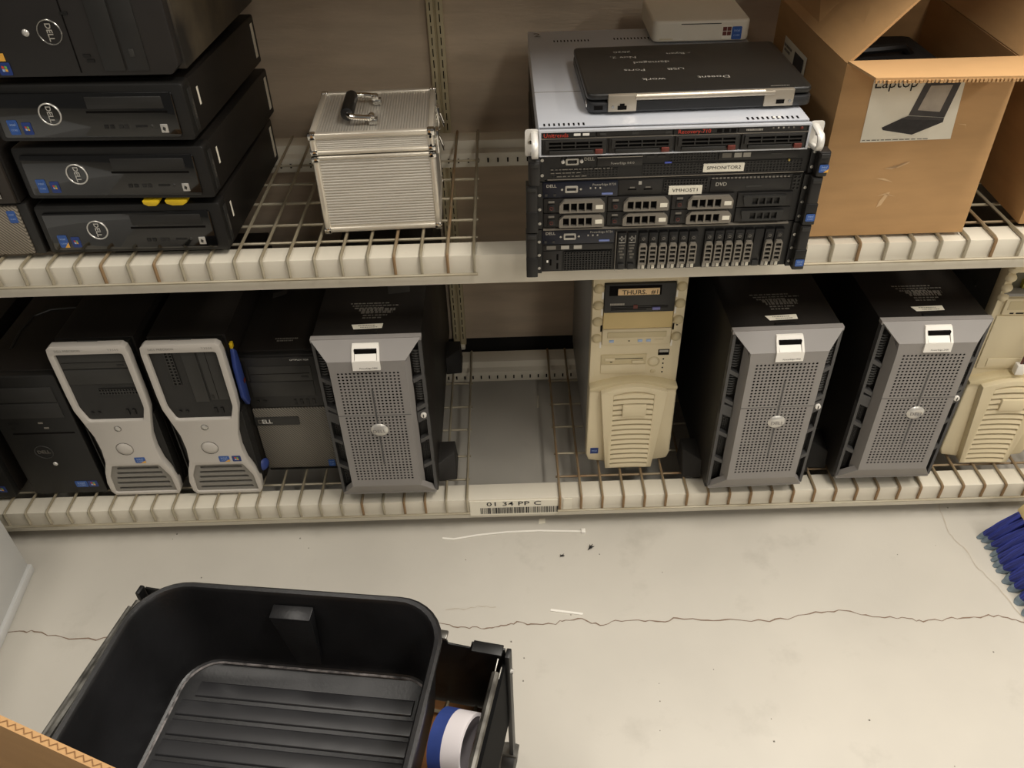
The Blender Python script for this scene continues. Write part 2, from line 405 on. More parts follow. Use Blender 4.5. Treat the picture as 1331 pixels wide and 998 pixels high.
# slotted standards on the hardboard, behind the gap between the decks
st = tag(MB().box(-.166, -.1505, .624, .646, .088, 2.3).box(-.1455, -.130, .624, .646, .088, 2.3).box(-.1515, -.1445, .632, .6475, .088, 2.3).build('slotted_standard', POST, None, .0015), 'tan double slotted wall standard rising up the brown hardboard', 'shelf standard')
s = MB()
z = .11
while z < 1.9:
    for x in (-.1583, -.1378): s.box(x - .0011, x + .0011, .6233, .6255, z, z + .017)
    z += .025
s.build('slots', SLOT, st)
MB().box(-.163, -.133, .612, .63, .078, .09).build('end_clip', PAPER, st, .003)

# shelf label with barcode on the lower front beam
fb = [o for o in rack.children if o.name.startswith('front_beam')][0]
lab = MB().box(-.108, .099, -.0032, -.0005, .044, .092).build('shelf_label', PAPER, fb, .0006, 1)
MB().box(.112, .132, -.0016, -.0004, .05, .092).build('label_patch', PAPER, fb)
text(lab, '01 34 PP C', .019, (-.004, -.0037, .082), INK, sx=1.42, bold=.01, space=1.05)
s = MB(); rnd = random.Random(5); x = -.083
while x < .1:
    wd = rnd.choice((.0008, .0012, .002, .003)); s.add([(x, -.0037, .05), (x + wd, -.0037, .05), (x + wd, -.0037, .0705), (x, -.0037, .0705)], [(0, 1, 2, 3)]); x += wd + rnd.choice((.0009, .0013, .002))
s.build('barcode', INK, lab, fix=False)

# wire decks: each wire an object
def deck(z, xs, label, rusty, cross, fr=-.0048):
    r = .0031
    x0, x1 = min(xs), max(xs)
    t = thing('wire_deck', label, 'wire shelf', ((x0 + x1) / 2, 0, z), group='wire decks lying on the rack beams')
    cx = (x0 + x1) / 2
    long_me = {}
    for i, x in enumerate(xs):
        m = WIRE_R if rusty(x, i) else WIRE
        key = m.name
        if key not in long_me:
            o = MB().tube([(0, .575, 0), (0, .06, 0), (0, .004, 0), (0, fr + .0012, -.0022), (0, fr, -.006), (0, fr, -.041)], r, 6).build('wire', m, t, smooth=True)
            long_me[key] = o.data
        else:
            o = bpy.data.objects.new('wire', long_me[key]); COL.objects.link(o); o.parent = t
        o.location = (x - cx, 0, 0)
    cm = {}
    for k, y in enumerate(cross):
        m = WIRE_R if (k == 0 and rusty(0, 7)) else WIRE
        if m.name not in cm:
            o = MB().tube([(x0 - cx - .006, 0, 0), (0, 0, 0), (x1 - cx + .006, 0, 0)], .0028, 6).build('wire', m, t, smooth=True); cm[m.name] = o.data
        else:
            o = bpy.data.objects.new('wire', cm[m.name]); COL.objects.link(o); o.parent = t
        o.location = (0, y, -.0061)
    MB().tube([(x0 - cx - .006, fr - .006, -.0385), (0, fr - .006, -.0385), (x1 - cx + .006, fr - .006, -.0385)], .0028, 6).build('wire', WIRE, t, smooth=True)
    return t
deck(ZL, [-.113 - .049 * k for k in range(29)], 'zinc wire deck of the lower shelf, under the row of black and silver towers', lambda x, i: i in (2, 3, 5), (.069, .149, .247, .337, .436))
deck(ZL, [.104 + .0495 * k for k in range(30)], 'rusty wire deck of the lower shelf, under the tall cream tower', lambda x, i: True, (.069, .149, .247, .337, .436))
deck(ZU, [-.063 - .0489 * k for k in range(30)], 'wire deck of the upper shelf, under the aluminium case', lambda x, i: i in (1, 3, 12, 14), (.069, .14, .235, .325, .421))
deck(ZU, [.5965 - .0498 + .0498 * k for k in range(22)], 'wire deck of the upper shelf, under the open cardboard box', lambda x, i: i % 5 == 2, (.069, .14, .235, .325, .421))
# loose bits on the floor
zt = thing('cable_tie', 'long white cable tie lying on the floor below the shelf label', 'cable tie', (0, 0, 0))
P = [(-.176, -.032), (-.149, -.036), (-.094, -.026), (-.021, -.019), (.053, -.018), (.156, -.024)]
vs = []
for x, y in P: vs += [(x, y + .0024, .0006), (x, y - .0024, .0006), (x, y + .0024, .0022), (x, y - .0024, .0022)]
b = MB(); fs = [(0, 1, 3, 2)]
for i in range(len(P) - 1):
    q = 4 * i; fs += [(q, q + 4, q + 5, q + 1), (q + 2, q + 3, q + 7, q + 6), (q, q + 2, q + 6, q + 4), (q + 1, q + 5, q + 7, q + 3)]
fs.append((4 * len(P) - 4, 4 * len(P) - 2, 4 * len(P) - 1, 4 * len(P) - 3))
b.add(vs, fs).build('strap', WHT, zt)
MB().box(.154, .164, -.030, -.018, 0, .006).build('lock_head', WHT, zt, .001)
tag(MB().prism(rpoly([(.068, -.246), (.07, -.241), (.139, -.254), (.137, -.259)], .001, 2), .0002, .0022, 'xy').build('plastic_strip', WHT), 'short white plastic strip lying on the floor near the crack', 'plastic strip')
tag(MB().prism([(.068, .434), (.073, .434), (.076, .486), (.071, .486)], .0002, .0012, 'xy').build('plastic_strip', PAPER), 'thin white strip on the floor beneath the lower shelf', 'plastic strip')
tag(MB().prism([(.054, .004), (.07, .006), (.071, .021), (.056, .02)], .0002, .001, 'xy').build('paper_scrap', PAPER), 'small square paper scrap on the floor under the shelf label', 'paper scrap')
def fluff(x, y, sz, seed, label):
    rnd = random.Random(seed); b = MB()
    for k in range(7):
        a = rnd.uniform(0, 2 * PI); l = sz * rnd.uniform(.4, 1); p = Vector((x, y, .002)); q = p + Vector((math.cos(a) * l, math.sin(a) * l, rnd.uniform(0, .004)))
        b.cyl(p, q, sz * .22, sz * .05, 5)
    tag(b.build('lint_clump', INK), label, 'lint')
fluff(.171, -.074, .011, 1, 'larger black lint clump on the floor right of the cable tie')
fluff(.103, -.096, .007, 2, 'small black lint clump on the floor below the cable tie')
b = MB(); rnd = random.Random(11)
for k in range(45):
    x = rnd.uniform(-.9, 1.05); y = rnd.uniform(-.75, .02); q = rnd.uniform(.0006, .0014)
    b.box(x - q, x + q, y - q, y + q, 0, q)
o = b.build('floor_grit', INKD); o['kind'] = 'stuff'; tag(o, 'dark grit specks scattered over the concrete floor', 'grit')
# ------------------------------------------------------------------ lower shelf: gray-fronted server towers
ZT = ZL + .0038
def server_tower(label, loc, rz, seed, feet=(-1, 1)):
    t = thing('server_tower', label, 'server tower', loc, rz, 'gray fronted server towers on the lower shelf')
    W = .110
    bx(t, 'chassis', BLKM, -.109, .109, .012, .66, .014, .461, .003)
    # frame: sloping top and bottom lips, cheeks of the raised centre
    b = MB(); Y = -.030
    def slab(p, d):
        n = len(p); q = [(v[0] + d[0], v[1] + d[1], v[2] + d[2]) for v in p]
        b.add(list(p) + q, [tuple(range(n)), tuple(range(2 * n - 1, n - 1, -1))] + [(i, n + i, n + (i + 1) % n, (i + 1) % n) for i in range(n)])
    slab([(-W, 0, .463), (W, 0, .463), (.078, Y, .428), (-.078, Y, .428)], (0, .012, -.004))
    slab([(-.078, Y, .428), (.078, Y, .428), (.076, Y, .404), (-.076, Y, .404)], (0, .01, 0))
    slab([(-.076, Y, .078), (.076, Y, .078), (W - .004, -.002, .030), (-W + .004, -.002, .030)], (0, .012, .006))
    b.box(-W, W, -.001, .012, .455, .4635)
    b.box(-W + .004, W - .004, -.003, .012, .026, .034)
    for sgn in (-1, 1):
        slab([(sgn * .076, Y, .408), (sgn * .076, Y, .076), (sgn * .083, .0, .062), (sgn * .083, .0, .436)], (-sgn * .006, .003, 0))
    b.build('bezel_frame', PEG, t)
    p = MB()
    for a in (((-.076, .404), (.076, .404), (.064, .4015), (-.064, .4015)), ((-.076, .078), (.076, .078), (.064, .0965), (-.064, .0965)), ((-.076, .404), (-.076, .078), (-.064, .0965), (-.064, .4015)), ((.076, .404), (.076, .078), (.064, .0965), (.064, .4015)), ((-.064, .2845), (.064, .2845), (.064, .2895), (-.064, .2895))):
        p.add([(v[0], Y, v[1]) for v in a], [(0, 1, 2, 3)])
    p.perf(-.064, .064, .2895, .4015, 16, 14, Y, .0012, .6)
    p.perf(-.064, .064, .0965, .2845, 16, 23, Y, .0012, .6)
    fp = p.build('perforated_panel', PEG, t, fix=False)
    bx(fp, 'backing', SLOT, -.07, .07, Y + .0014, Y + .004, .09, .408)
    bx(fp, 'split_line', PED, -.076, .076, Y - .0004, Y + .001, .2865, .2876)
    bx(fp, 'groove', PED, .0015, .0048, Y - .0006, Y + .001, .146, .356)
    # dark vent columns left and right
    for sgn in (-1, 1):
        v = MB(); xo, xi = sgn * .1085, sgn * .0845
        v.box(min(xo, xo - sgn * .006), max(xo, xo - sgn * .006), -.002, .012, .032, .455)
        edges = [(.372, .358), (.296, .282), (.205, .191), (.128, .114)]
        for zo, zi in edges:
            h = .010
            v.add([(xo, -.002, zo), (xi, -.004, zi), (xi, -.004, zi - h), (xo, -.002, zo - h), (xo, .012, zo), (xi, .012, zi), (xi, .012, zi - h), (xo, .012, zo - h)], [(0, 1, 2, 3), (4, 7, 6, 5), (0, 4, 5, 1), (2, 6, 7, 3), (1, 5, 6, 2), (0, 3, 7, 4)])
        v.add([(xo, -.002, .279), (xi, -.004, .268), (xi, -.004, .24), (xo, -.002, .252), (xo, .012, .279), (xi, .012, .268), (xi, .012, .24), (xo, .012, .252)], [(0, 1, 2, 3), (4, 7, 6, 5), (0, 4, 5, 1), (2, 6, 7, 3), (1, 5, 6, 2), (0, 3, 7, 4)])
        vc = v.build('side_vent', PED, t)
        f = MB()
        z = .302
        while z < .43:
            if not (.356 < z < .372): f.tube([(sgn * .101, .004, z), (sgn * .094, .0015, z), (sgn * .088, .004, z)], .0022, 5)
            z += .0066
        f.build('vent_fins', CHAR2, vc, smooth=True)
        g = MB().perf(min(sgn * .102, sgn * .085), max(sgn * .102, sgn * .085), .05, .235, 4, 36, .0095, .002, .5, False)
        g.build('vent_mesh', CHAR, vc, fix=False)
    lk = MB().cyl((.0975, -.001, .262), (.0975, -.008, .262), .0062, n=16).build('key_lock', WHT, t, .0008)
    MB().box(.0965, .0985, -.0086, -.0078, .258, .266).build('keyhole', INK, lk)
    # white latch plate bent over the top lip
    def sl(x, z, o=0.0):                     # point on the front surface at height z
        y = Y if z < .428 else Y * (1 - (z - .428) / .035)
        return (x, y - o, z)
    b = MB()
    ou = [(-.026, .4555), (.026, .4555), (.0275, .428), (.0275, .41), (-.0275, .41), (-.0275, .428)]
    for a in (((-.026, .456), (.026, .456), (.0272, .449), (-.0272, .449)), ((-.0275, .430), (.0275, .430), (.0275, .409), (-.0275, .409)), ((-.0272, .449), (-.0222, .449), (-.0225, .430), (-.0275, .430)), ((.0222, .449), (.0272, .449), (.0275, .430), (.0225, .430))):
        f4 = [sl(x, z, .005) for x, z in a]; k4 = [sl(x, z, -.002) for x, z in a]
        b.add(f4 + k4, [(0, 1, 2, 3), (7, 6, 5, 4), (0, 4, 5, 1), (1, 5, 6, 2), (2, 6, 7, 3), (3, 7, 4, 0)])
    lp = b.build('latch_plate', WHT, t)
    bx(lp, 'latch_slot', SLOT, -.0222, .0222, -.0215, -.0118, .4405, .4495)
    MB().add([sl(-.0215, .442, .001), sl(.0215, .442, .001), sl(.0215, .4305, .0046), sl(-.0215, .4305, .0046)], [(0, 1, 2, 3)]).build('latch_lever', WHT, lp, fix=False)
    text(lp, 'PowerEdge 2900', .0052, (.004, Y - .0054, .4145), INK)
    lg = MB().dome((.005, Y - .0005, .2465), .0185, .0172, .005, 24).build('logo_oval', LOGO, t, smooth=True)
    text(lg, 'DELL', .0125, (.005, Y - .0062, .2465), PEG, bold=.02)
    # top: cover edge, print and label
    bx(t, 'top_seam', CHAR, -.109, .109, .0115, .0128, .4605, .4622)
    bx(t, 'top_catch', SVB, -.022, .022, .014, .024, .4605, .464, .001)
    scribble(t, [(0, .8, .4), (.05, 1, .4), (.1, .7, .5), (.2, .95, 1.1), (.25, .9, 1.0), (.3, .8, .5), (.3, .7, .5)], (-.045, .125, .4617), TOPV, .1, .009, INKD, seed=seed)
    lb = MB().prism([(-.028, .034), (.029, .036), (.03, .052), (-.034, .050)], .4612, .4618, 'xy').build('top_label', PAPER, t)
    scribble(lb, [(.1, .8, .4), (.2, .9, .35)], (-.025, .044, .4622), TOPV, .05, .006, INKD, seed=seed + 3)
    for yy, zz in ((.09, 0), (.50, 0)):
        for sgn in feet:
            MB().add([(sgn * .107, yy - .035, .0), (sgn * .150, yy - .03, .0), (sgn * .150, yy + .045, .0), (sgn * .107, yy + .04, .0), (sgn * .107, yy - .03, .05), (sgn * .146, yy + .012, .052), (sgn * .146, yy + .045, .056), (sgn * .107, yy + .04, .06)],
                     [(0, 3, 2, 1), (4, 5, 6, 7), (0, 1, 5, 4), (1, 2, 6, 5), (2, 3, 7, 6), (3, 0, 4, 7)]).build('stabiliser_foot', mat('dusty_foot', (34, 31, 27), .7, var=.2), t, .002)
    return t
p1 = server_tower('gray server tower beside the narrow charcoal tower, label strip on its black top', (-.287, .0, ZT), 0, 1, (1,))
scrap = MB().prism([(.03, .16), (.075, .168), (.071, .205), (.024, .196)], .4612, .4617, 'xy').build('gray_sticker', CHAR2, p1)
server_tower('middle one of the three gray server towers, right of the cream tower', (.547, -.012, ZT), math.radians(1), 5)
server_tower('rightmost gray server tower, overlapping the open beige case', (.846, .004, ZT), math.radians(-.5), 9)

# ------------------------------------------------------------------ silver hourglass workstations
def workstation(label, loc, vertical_bays, seed):
    t = thing('workstation_tower', label, 'computer tower', loc, 0, 'silver fronted workstation towers on the lower shelf')
    bx(t, 'chassis', BLKM, -.083, .083, .03, .47, .008, .426, .004)
    bx(t, 'front_body', BLK, -.079, .079, .004, .034, .006, .424, .003)
    outer = [(-.078, 0.0), (-.084, .02), (-.083, .058), (-.073, .102), (-.069, .142), (-.071, .186), (-.079, .228), (-.085, .264), (-.085, .333), (-.085, .392), (-.084, .424), (-.076, .434), (.072, .434), (.079, .426), (.081, .379), (.082, .314), (.081, .27), (.072, .236), (.056, .186), (.052, .144), (.058, .101), (.076, .063), (.081, .02), (.077, 0.0)]
    # even out to a symmetric hourglass
    hw = [(.074, 0.0), (.0815, .012), (.083, .04), (.076, .075), (.0655, .105), (.0615, .145), (.0635, .185), (.073, .225), (.082, .262), (.0835, .30), (.0835, .41), (.081, .427), (.073, .434)]
    outer = [(x, z) for x, z in hw] + [(-x, z) for x, z in reversed(hw)]
    win = rpoly([(-.060, .231), (.060, .231), (.071, .266), (.071, .413), (-.071, .413), (-.071, .266)], .006, 3)
    gr = rpoly([(-.055, .094), (.053, .094), (.070, .058), (.0725, .008), (-.0725, .008), (-.070, .058)], .005, 3)
    fr = MB().holed(outer, [win, gr], -.012, .006).build('bezel_frame', SILV, t, .0018, 2)
    # lower grille
    slots = []
    for k, z in enumerate((.082, .0665, .051, .035, .0185)):
        hwk = .048 + .0045 * k if k < 3 else .0615
        slots.append(rpoly(rect(-hwk, hwk, z - .0042, z + .0042), .002, 1))
    g = MB().holed(gr, slots, -.008, .002).build('lower_grille', SILVD, t)
    bx(g, 'backing', SLOT, -.07, .07, .0025, .004, .012, .092)
    # drive area
    dp = MB().prism(win, -.004, .003).build('drive_panel', CHAR, t)
    if vertical_bays:
        bx(dp, 'bay_cover', CHAR2, -.006, .024, -.0062, -.003, .276, .4125, .001)
        od = bx(dp, 'optical_drive', CHAR2, .0285, .068, -.0062, -.003, .281, .4125, .001)
        bx(od, 'tray_seam', SLOT, .044, .0448, -.0066, -.0055, .283, .411)
        bx(od, 'eject_button', CHAR, .031, .0365, -.0072, -.006, .284, .294, .0005)
        vb = MB().perf(-.041, -.024, .323, .411, 2, 11, -.0062, .002, .6, False).build('vent', CHAR2, dp, fix=False)
        bx(vb, 'backing', SLOT, -.041, -.024, -.0042, -.0038, .323, .411)
    else:
        od = bx(dp, 'optical_drive', CHAR2, -.069, .069, -.0062, -.003, .372, .4105, .001)
        bx(od, 'tray_seam', SLOT, -.066, .066, -.0066, -.0055, .3875, .3883)
        bx(od, 'eject_button', CHAR, .047, .061, -.0072, -.006, .376, .381, .0005)
        bx(dp, 'bay_cover', CHAR2, -.069, .069, -.0062, -.003, .33, .3685, .001)
        vb = MB().perf(-.014, .068, .300, .316, 13, 2, -.0062, .002, .6, False).build('vent', CHAR2, dp, fix=False)
        bx(vb, 'backing', SLOT, -.014, .068, -.0042, -.0038, .300, .316)
    for x in (-.048, -.033): MB().cyl((x, -.004, .25), (x, -.0066, .25), .0035, n=12).build('audio_jack', SVB, dp)
    for x in (.030, .044): bx(dp, 'usb_port', SVB, x - .0028, x + .0028, -.0068, -.003, .243, .258)
    lg = MB().dome((-.004, -.012, .2085), .0072, .0072, .002, 16).build('badge', LOGO, t, smooth=True)
    MB().tube([(-.004 + .0074 * math.cos(a), -.0125, .2085 + .0074 * math.sin(a)) for a in [k * PI / 8 for k in range(16)]], .0009, 5, True).build('badge_ring', CHR2, lg, smooth=True)
    pb = MB().dome((-.008, -.012, .147), .0180, .0175, .0035, 22).build('power_button', SILV, t, smooth=True)
    MB().tube([(-.008 + .0187 * math.cos(a), -.0122, .147 + .0182 * math.sin(a)) for a in [k * PI / 11 for k in range(22)]], .0009, 5, True).build('button_ring', CHR2, pb, smooth=True)
    chip_sticker(t, .016, .1115, -.0122, .024, .017, True)
    if vertical_bays: win_sticker(t, .044, .1115, -.0122, .02, .017)
    text(t, 'DELL PRECISION', .0072, (-.066, -.0124, .4225), SILVD, align='LEFT', bold=.005)
    text(t, 'T3500', .0072, (.066, -.0124, .4225), SILVD, align='RIGHT', space=1.3)
    hd = MB().tube([(-.03, .012, .424), (-.02, .006, .4315), (.02, .006, .4315), (.03, .012, .424)], .004, 6).build('top_catch', CHAR2, t, smooth=True)
    # side mesh strips that show beside the waist
    for sgn in (-1, 1):
        bx(t, 'side_mesh', mat('perforated_black', (40, 38, 35), .6, rgb2=(12, 11, 10), vscale=260), min(sgn * .079, sgn * .0815), max(sgn * .079, sgn * .0815), .0, .03, .03, .24)
    return t
workstation('silver fronted workstation tower with horizontal drive bays, next to the plain black tower', (-.869, .054, ZT), False, 1)
w2 = workstation('silver fronted workstation tower with upright drive bays and two stickers', (-.676, .050, ZT), True, 2)
# blue plastic parts showing at its open right side
b = MB().prism([(.012, .27), (.03, .235), (.043, .24), (.045, .29), (.045, .34), (.043, .375), (.03, .39), (.016, .35)], .0835, .0925, 'yz')
b.build('blue_drive_cage', BLUEP, w2, .002)
MB().box(.0838, .0905, .030, .042, .388, .402).build('yellow_latch', YEL, w2, .002)
MB().box(.0935, .0950, .03, .04, .295, .305).build('red_tab', REDT, w2, .001)
MB().dome((.0, 0, 0), .016, .016, .008, 14).build('blue_foot', BLUEP, w2, smooth=True, loc=(.084, .03, .05), rot=(0, 0, math.radians(60)))

# ------------------------------------------------------------------ charcoal narrow tower
t = thing('charcoal_tower', 'narrow charcoal tower with a woven pattern lower front, between silver and gray towers', 'computer tower', (-.5085, .105, ZT))
bx(t, 'chassis', BLKM, -.0835, .0835, .012, .417, .006, .356, .003)
bx(t, 'bezel', BLK, -.0835, .0835, .0, .014, .004, .352, .004)
up = bx(t, 'upper_panel', CHAR, -.083, .083, -.0045, .002, .206, .347, .003)
od = bx(up, 'optical_drive', CHAR2, -.066, .071, -.0062, -.003, .283, .324, .001)
bx(up, 'bay_cover', CHAR2, -.070, .070, -.0058, -.003, .240, .281, .001)
bx(t, 'drive_seam', SLOT, -.064, .066, -.0066, -.0055, .3035, .3045)
bx(t, 'eject_button', CHAR, .046, .062, -.0072, -.006, .2915, .2965, .0005)
bx(up, 'grip', SVB, -.081, -.069, -.0052, -.003, .285, .34, .002)
for x in (.020, .034, .048, .062): bx(up, 'usb_port', SVB, x - .003, x + .003, -.0055, -.003, .214, .229)
for x in (-.063, -.047): MB().cyl((x, -.004, .226), (x, -.0062, .226), .0038, n=12).build('audio_jack', SVB, up)
lo = bx(t, 'woven_panel', WEAVE, -.083, .083, -.0045, .002, .016, .203, .003)
pl = bx(lo, 'name_plate', CHAR2, -.083, .018, -.007, -.003, .155, .179, .001)
text(pl, 'D', .016, (-.070, -.0075, .167), INKD, bold=.03)
text(pl, 'ELL', .016, (-.055, -.0075, .167), WHITEINK, bold=.03)
text(t, 'OPTIPLEX 7020', .0062, (.049, -.0049, .3395), WHITEINK)
chip_sticker(t, .0715, .029, -.0046, .016, .021)
for x in (-.07, .07): bx(t, 'foot', SVB, x - .012, x + .012, .03, .06, 0, .008)
tg = MB().prism([(-.05, .22), (-.02, .235), (-.023, .255), (-.053, .24)], .356, .3566, 'xy').build('top_sticker', CHAR2, t)
scribble(t, [(0, 1, .6), (.1, .8, .6)], (-.01, .05, .3566), TOPV, .05, .008, INKD, seed=5)

# ------------------------------------------------------------------ plain black towers at the far left
def black_tower(t, logo=True):
    bx(t, 'chassis', BLKM, -.087, .087, .012, .42, .006, .358, .003)
    bz = MB().prism(rpoly(rect(-.087, .087, .003, .356), .01, 3), -.006, .014).build('bezel', BLK, t, .003)
    bx(bz, 'optical_drive', CHAR, -.07, .07, -.008, -.004, .285, .325, .001)
    bx(bz, 'bay_cover', CHAR, -.07, .07, -.008, -.004, .24, .281, .001)
    bx(bz, 'split_groove', SLOT, -.062, .075, -.0066, -.005, .1925, .1965)
    for x, z in ((-.055, .225), (-.04, .225), (-.055, .21), (.01, .225), (.018, .21)): bx(bz, 'port', INKD if x > 0 else SVB, x - .005, x + .005, -.0072, -.005, z - .002, z + .002)
    lg = MB().tube([(-.015 + .020 * math.cos(a), -.0068, .138 + .019 * math.sin(a)) for a in [k * PI / 12 for k in range(24)]], .0011, 5, True).build('logo_ring', CHAR2, t, smooth=True)
    text(lg, 'DELL', .013, (-.015, -.0068, .138), INKD, bold=.02)
    MB().dome((-.003, -.006, .1), .0055, .0055, .003, 14).build('power_button', LOGO, t, smooth=True)
    chip_sticker(t, .034, .033, -.0062, .028, .019)
    win_sticker(t, .061, .033, -.0062, .022, .019)
    for x in (-.07, .07): bx(t, 'foot', SVB, x - .012, x + .012, .03, .06, 0, .008)
t = thing('black_tower', 'plain matte black tower with round logo, next to the silver workstation', 'computer tower', (-1.051, .056, ZT))
black_tower(t)
# curved moulding on its top cover
MB().tube([(-.045, .09, .357), (-.055, .16, .357), (-.05, .22, .357), (-.02, .245, .357), (.03, .25, .357), (.075, .25, .357)], .004, 6).build('top_moulding', CHAR, t, smooth=True)
t = thing('black_tower', 'black tower at the left end of the lower shelf, cut by the picture edge', 'computer tower', (-1.262, .046, ZT))
black_tower(t)
MB().dome((.055, -.006, .17), .006, .006, .003, 12).build('bezel_screw', LOGO, t, smooth=True)
# ------------------------------------------------------------------ cream and beige towers
def beige_tower(t, open_front):
    bx(t, 'chassis', STEELG if not open_front else mat('dark_chassis_steel', (58, 56, 52), .5, var=.2), -.095, .095, .03, .47, .012, .522, .003)
    # front shell: arched top lip
    n = 12
    top = [(.098 - .196 * k / n, .526 - .010 * math.sin(PI * k / n)) for k in range(n + 1)]
    holes = [rect(-.075, .075, .341, .4995)] if not open_front else [rect(-.082, .088, .452, .505)]
    MB().holed([(-.098, .02), (.098, .02)] + top, holes, 0, .03).build('front_shell', BEIGE, t, .0015)
    MB().prism([(0, .516), (-.014, .522), (-.016, .531), (.03, .531), (.03, .516)], -.098, .098, 'yz').build('top_lip', BEIGE, t, .003)
    if not open_front:
        td = bx(t, 'tape_drive', CHAR, -.074, .0735, -.006, .02, .4285, .499, .002)
        bx(td, 'cassette_slot', SLOT, -.065, .043, -.0068, -.003, .472, .4955)
        bx(td, 'vent_lines', SLOT, -.06, .015, -.0066, -.005, .436, .4368)
        bx(td, 'vent_lines', SLOT, -.06, .06, -.0066, -.005, .440, .4408)
        bx(td, 'vent_lines', SLOT, -.06, .06, -.0066, -.005, .444, .4448)
        bx(td, 'eject_button', mat('violet_button', (128, 128, 190), .4), .027, .0435, -.009, -.005, .4355, .4415, .0008)
        bx(td, 'lamp', REDT, -.013, -.004, -.0072, -.005, .439, .448)
        scribble(td, [(0, 1, .8)], (-.062, -.0064, .448), FRONT, .03, .006, INKW, seed=2)
        ct = bx(td, 'cassette_label', TAN, -.047, .039, -.0085, -.006, .4735, .489, .0006)
        text(ct, 'THURS.  #1', .0148, (-.0005, -.0089, .4803), INK, bold=.01, sx=1.05)
        bx(t, 'bay_cover', BEIGEY, -.074, .0735, -.003, .02, .3855, .4275, .0015)
        cd = bx(t, 'optical_drive', BEIGE, -.0745, .0735, -.004, .02, .343, .3845, .0015)
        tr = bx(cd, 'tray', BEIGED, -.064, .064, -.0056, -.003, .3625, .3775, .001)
        for x, m in ((-.054, BLUEL), (.008, BLUEL), (.026, BLUEL)): bx(cd, 'button', m, x - .005, x + .005, -.0056, -.003, .351, .357, .0005)
        bx(cd, 'lamp', SLOT, -.018, -.014, -.0048, -.003, .353, .3545)
        text(cd, 'CD-RW', .006, (.049, -.0045, .3555), BEIGED)
        for z in (.487, .4455, .404, .3605):
            for sx in (-1, 1):
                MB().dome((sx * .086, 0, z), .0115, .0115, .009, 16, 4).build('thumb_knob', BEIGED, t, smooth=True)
                bx(t, 'rail_gap', WHT if z != .404 else SLOT, min(sx * .0755, sx * .079), max(sx * .0755, sx * .079), -.001, .01, z - .026, z - .010)
        fdr = bx(t, 'floppy_drive', BEIGED, -.074, .026, -.003, .01, .2895, .315, .001)
        bx(fdr, 'disk_slot', SLOT, -.066, .018, -.0036, -.002, .3045, .3058)
        bx(fdr, 'eject_button', BEIGE, -.006, .02, -.006, -.003, .293, .300, .0008)
        bx(fdr, 'lamp', SLOT, -.054, -.049, -.0036, -.002, .2955, .297)
        bx(fdr, 'grip_recess', BEIGE, -.066, -.044, -.005, -.003, .3, .3075, .001)
        bx(t, 'bay_cover', BEIGE, -.074, .026, -.003, .01, .264, .2885, .001)
        MB().dome((.043, 0, .292), .0125, .0125, .004, 20, 3).build('power_button', BEIGE, t, smooth=True)
        MB().tube([(.043 + .0133 * math.cos(a), 0, .292 + .0133 * math.sin(a)) for a in [k * PI / 10 for k in range(20)]], .0009, 5, True).build('button_ring', BEIGED, t, smooth=True)
        MB().dome((.043, 0, .2655), .006, .006, .003, 14, 2).build('reset_button', BEIGED, t, smooth=True)
        for z in (.299, .287, .275, .263): bx(t, 'indicator', SLOT, .0625, .0655, -.001, .002, z - .0015, z + .0015)
        bg = bx(t, 'badge', SLOT, .051, .075, -.0012, .002, .3105, .3255)
        bx(bg, 'badge_plate', INKW, .053, .073, -.0018, -.001, .3185, .3245)
        bx(t, 'lock_slot', SLOT, .083, .087, -.0008, .003, .3885, .3935)
    else:
        bay = bx(t, 'open_bay', mat('bay_interior', (96, 92, 74), .7), -.08, .086, .022, .03, .453, .504)
        bx(bay, 'bay_rail', STEELG, -.092, .088, -.004, .02, .450, .4575, .001)
        bx(bay, 'drive_edge', mat('yellow_board', (150, 140, 60), .6), -.05, .086, .012, .024, .460, .478)
        for z in (.515, .494, .470, .448):
            MB().dome((-.090, 0, z), .012, .010, .010, 14, 3).build('rail_lug', BEIGE, t, smooth=True)
        pn = bx(t, 'drive_cover', BEIGE, -.082, .09, -.006, .006, .405, .446, .002)
        bx(pn, 'slot', BEIGED, -.074, .088, -.0068, -.005, .418, .440, .001)
        for x, wd in ((-.062, .004), (-.045, .008)): bx(pn, 'opening', SLOT, x - wd, x + wd, -.0066, -.005, .4085, .4115)
        bx(t, 'plain_cover', BEIGE, -.088, .09, -.004, .006, .262, .402, .002)
        bx(t, 'cover_strip', BEIGE, -.07, .09, -.006, .0, .268, .29, .001)
        for i, (m, o) in enumerate(((REDT, 0), (mat('brown_wire', (84, 52, 38), .5), .004), (SVB, .008))):
            MB().tube([(.03 + o, -.02, .40), (.012 + o, -.028, .385), (-.003 + o, -.03, .35), (-.008 + o, -.026, .315), (-.006 + o * .6, -.022, .285)], .0018, 6).build('lead', m, t, smooth=True)
        bx(t, 'connector', WHT, -.015, .005, -.030, -.014, .262, .288, .002)
    # lower door: wings, raised tapering centre and arched louvres
    yw, yc = -.018, -.036
    MB().prism([(-.0985, .235), (-.1, .03), (-.094, .012), (-.045, .004), (-.045, .24)], yw, .004).build('door_wing', BEIGE, t, .004, 3)
    MB().prism([(.0985, .235), (.1, .03), (.094, .012), (.045, .004), (.045, .24)], yw, .004).build('door_wing', BEIGE, t, .004, 3)
    n = 10
    arch = [(.074 - .148 * k / n, .232 + .018 * math.sin(PI * k / n)) for k in range(n + 1)]
    inner = [(.046 - .092 * k / n, .226 + .010 * math.sin(PI * k / n)) for k in range(n + 1)]
    ctr = MB().holed([(-.055, .001), (.055, .001)] + arch, [[(-.044, .007), (.044, .007)] + inner], yc, yw + .01).build('door_centre', BEIGE, t, .002)
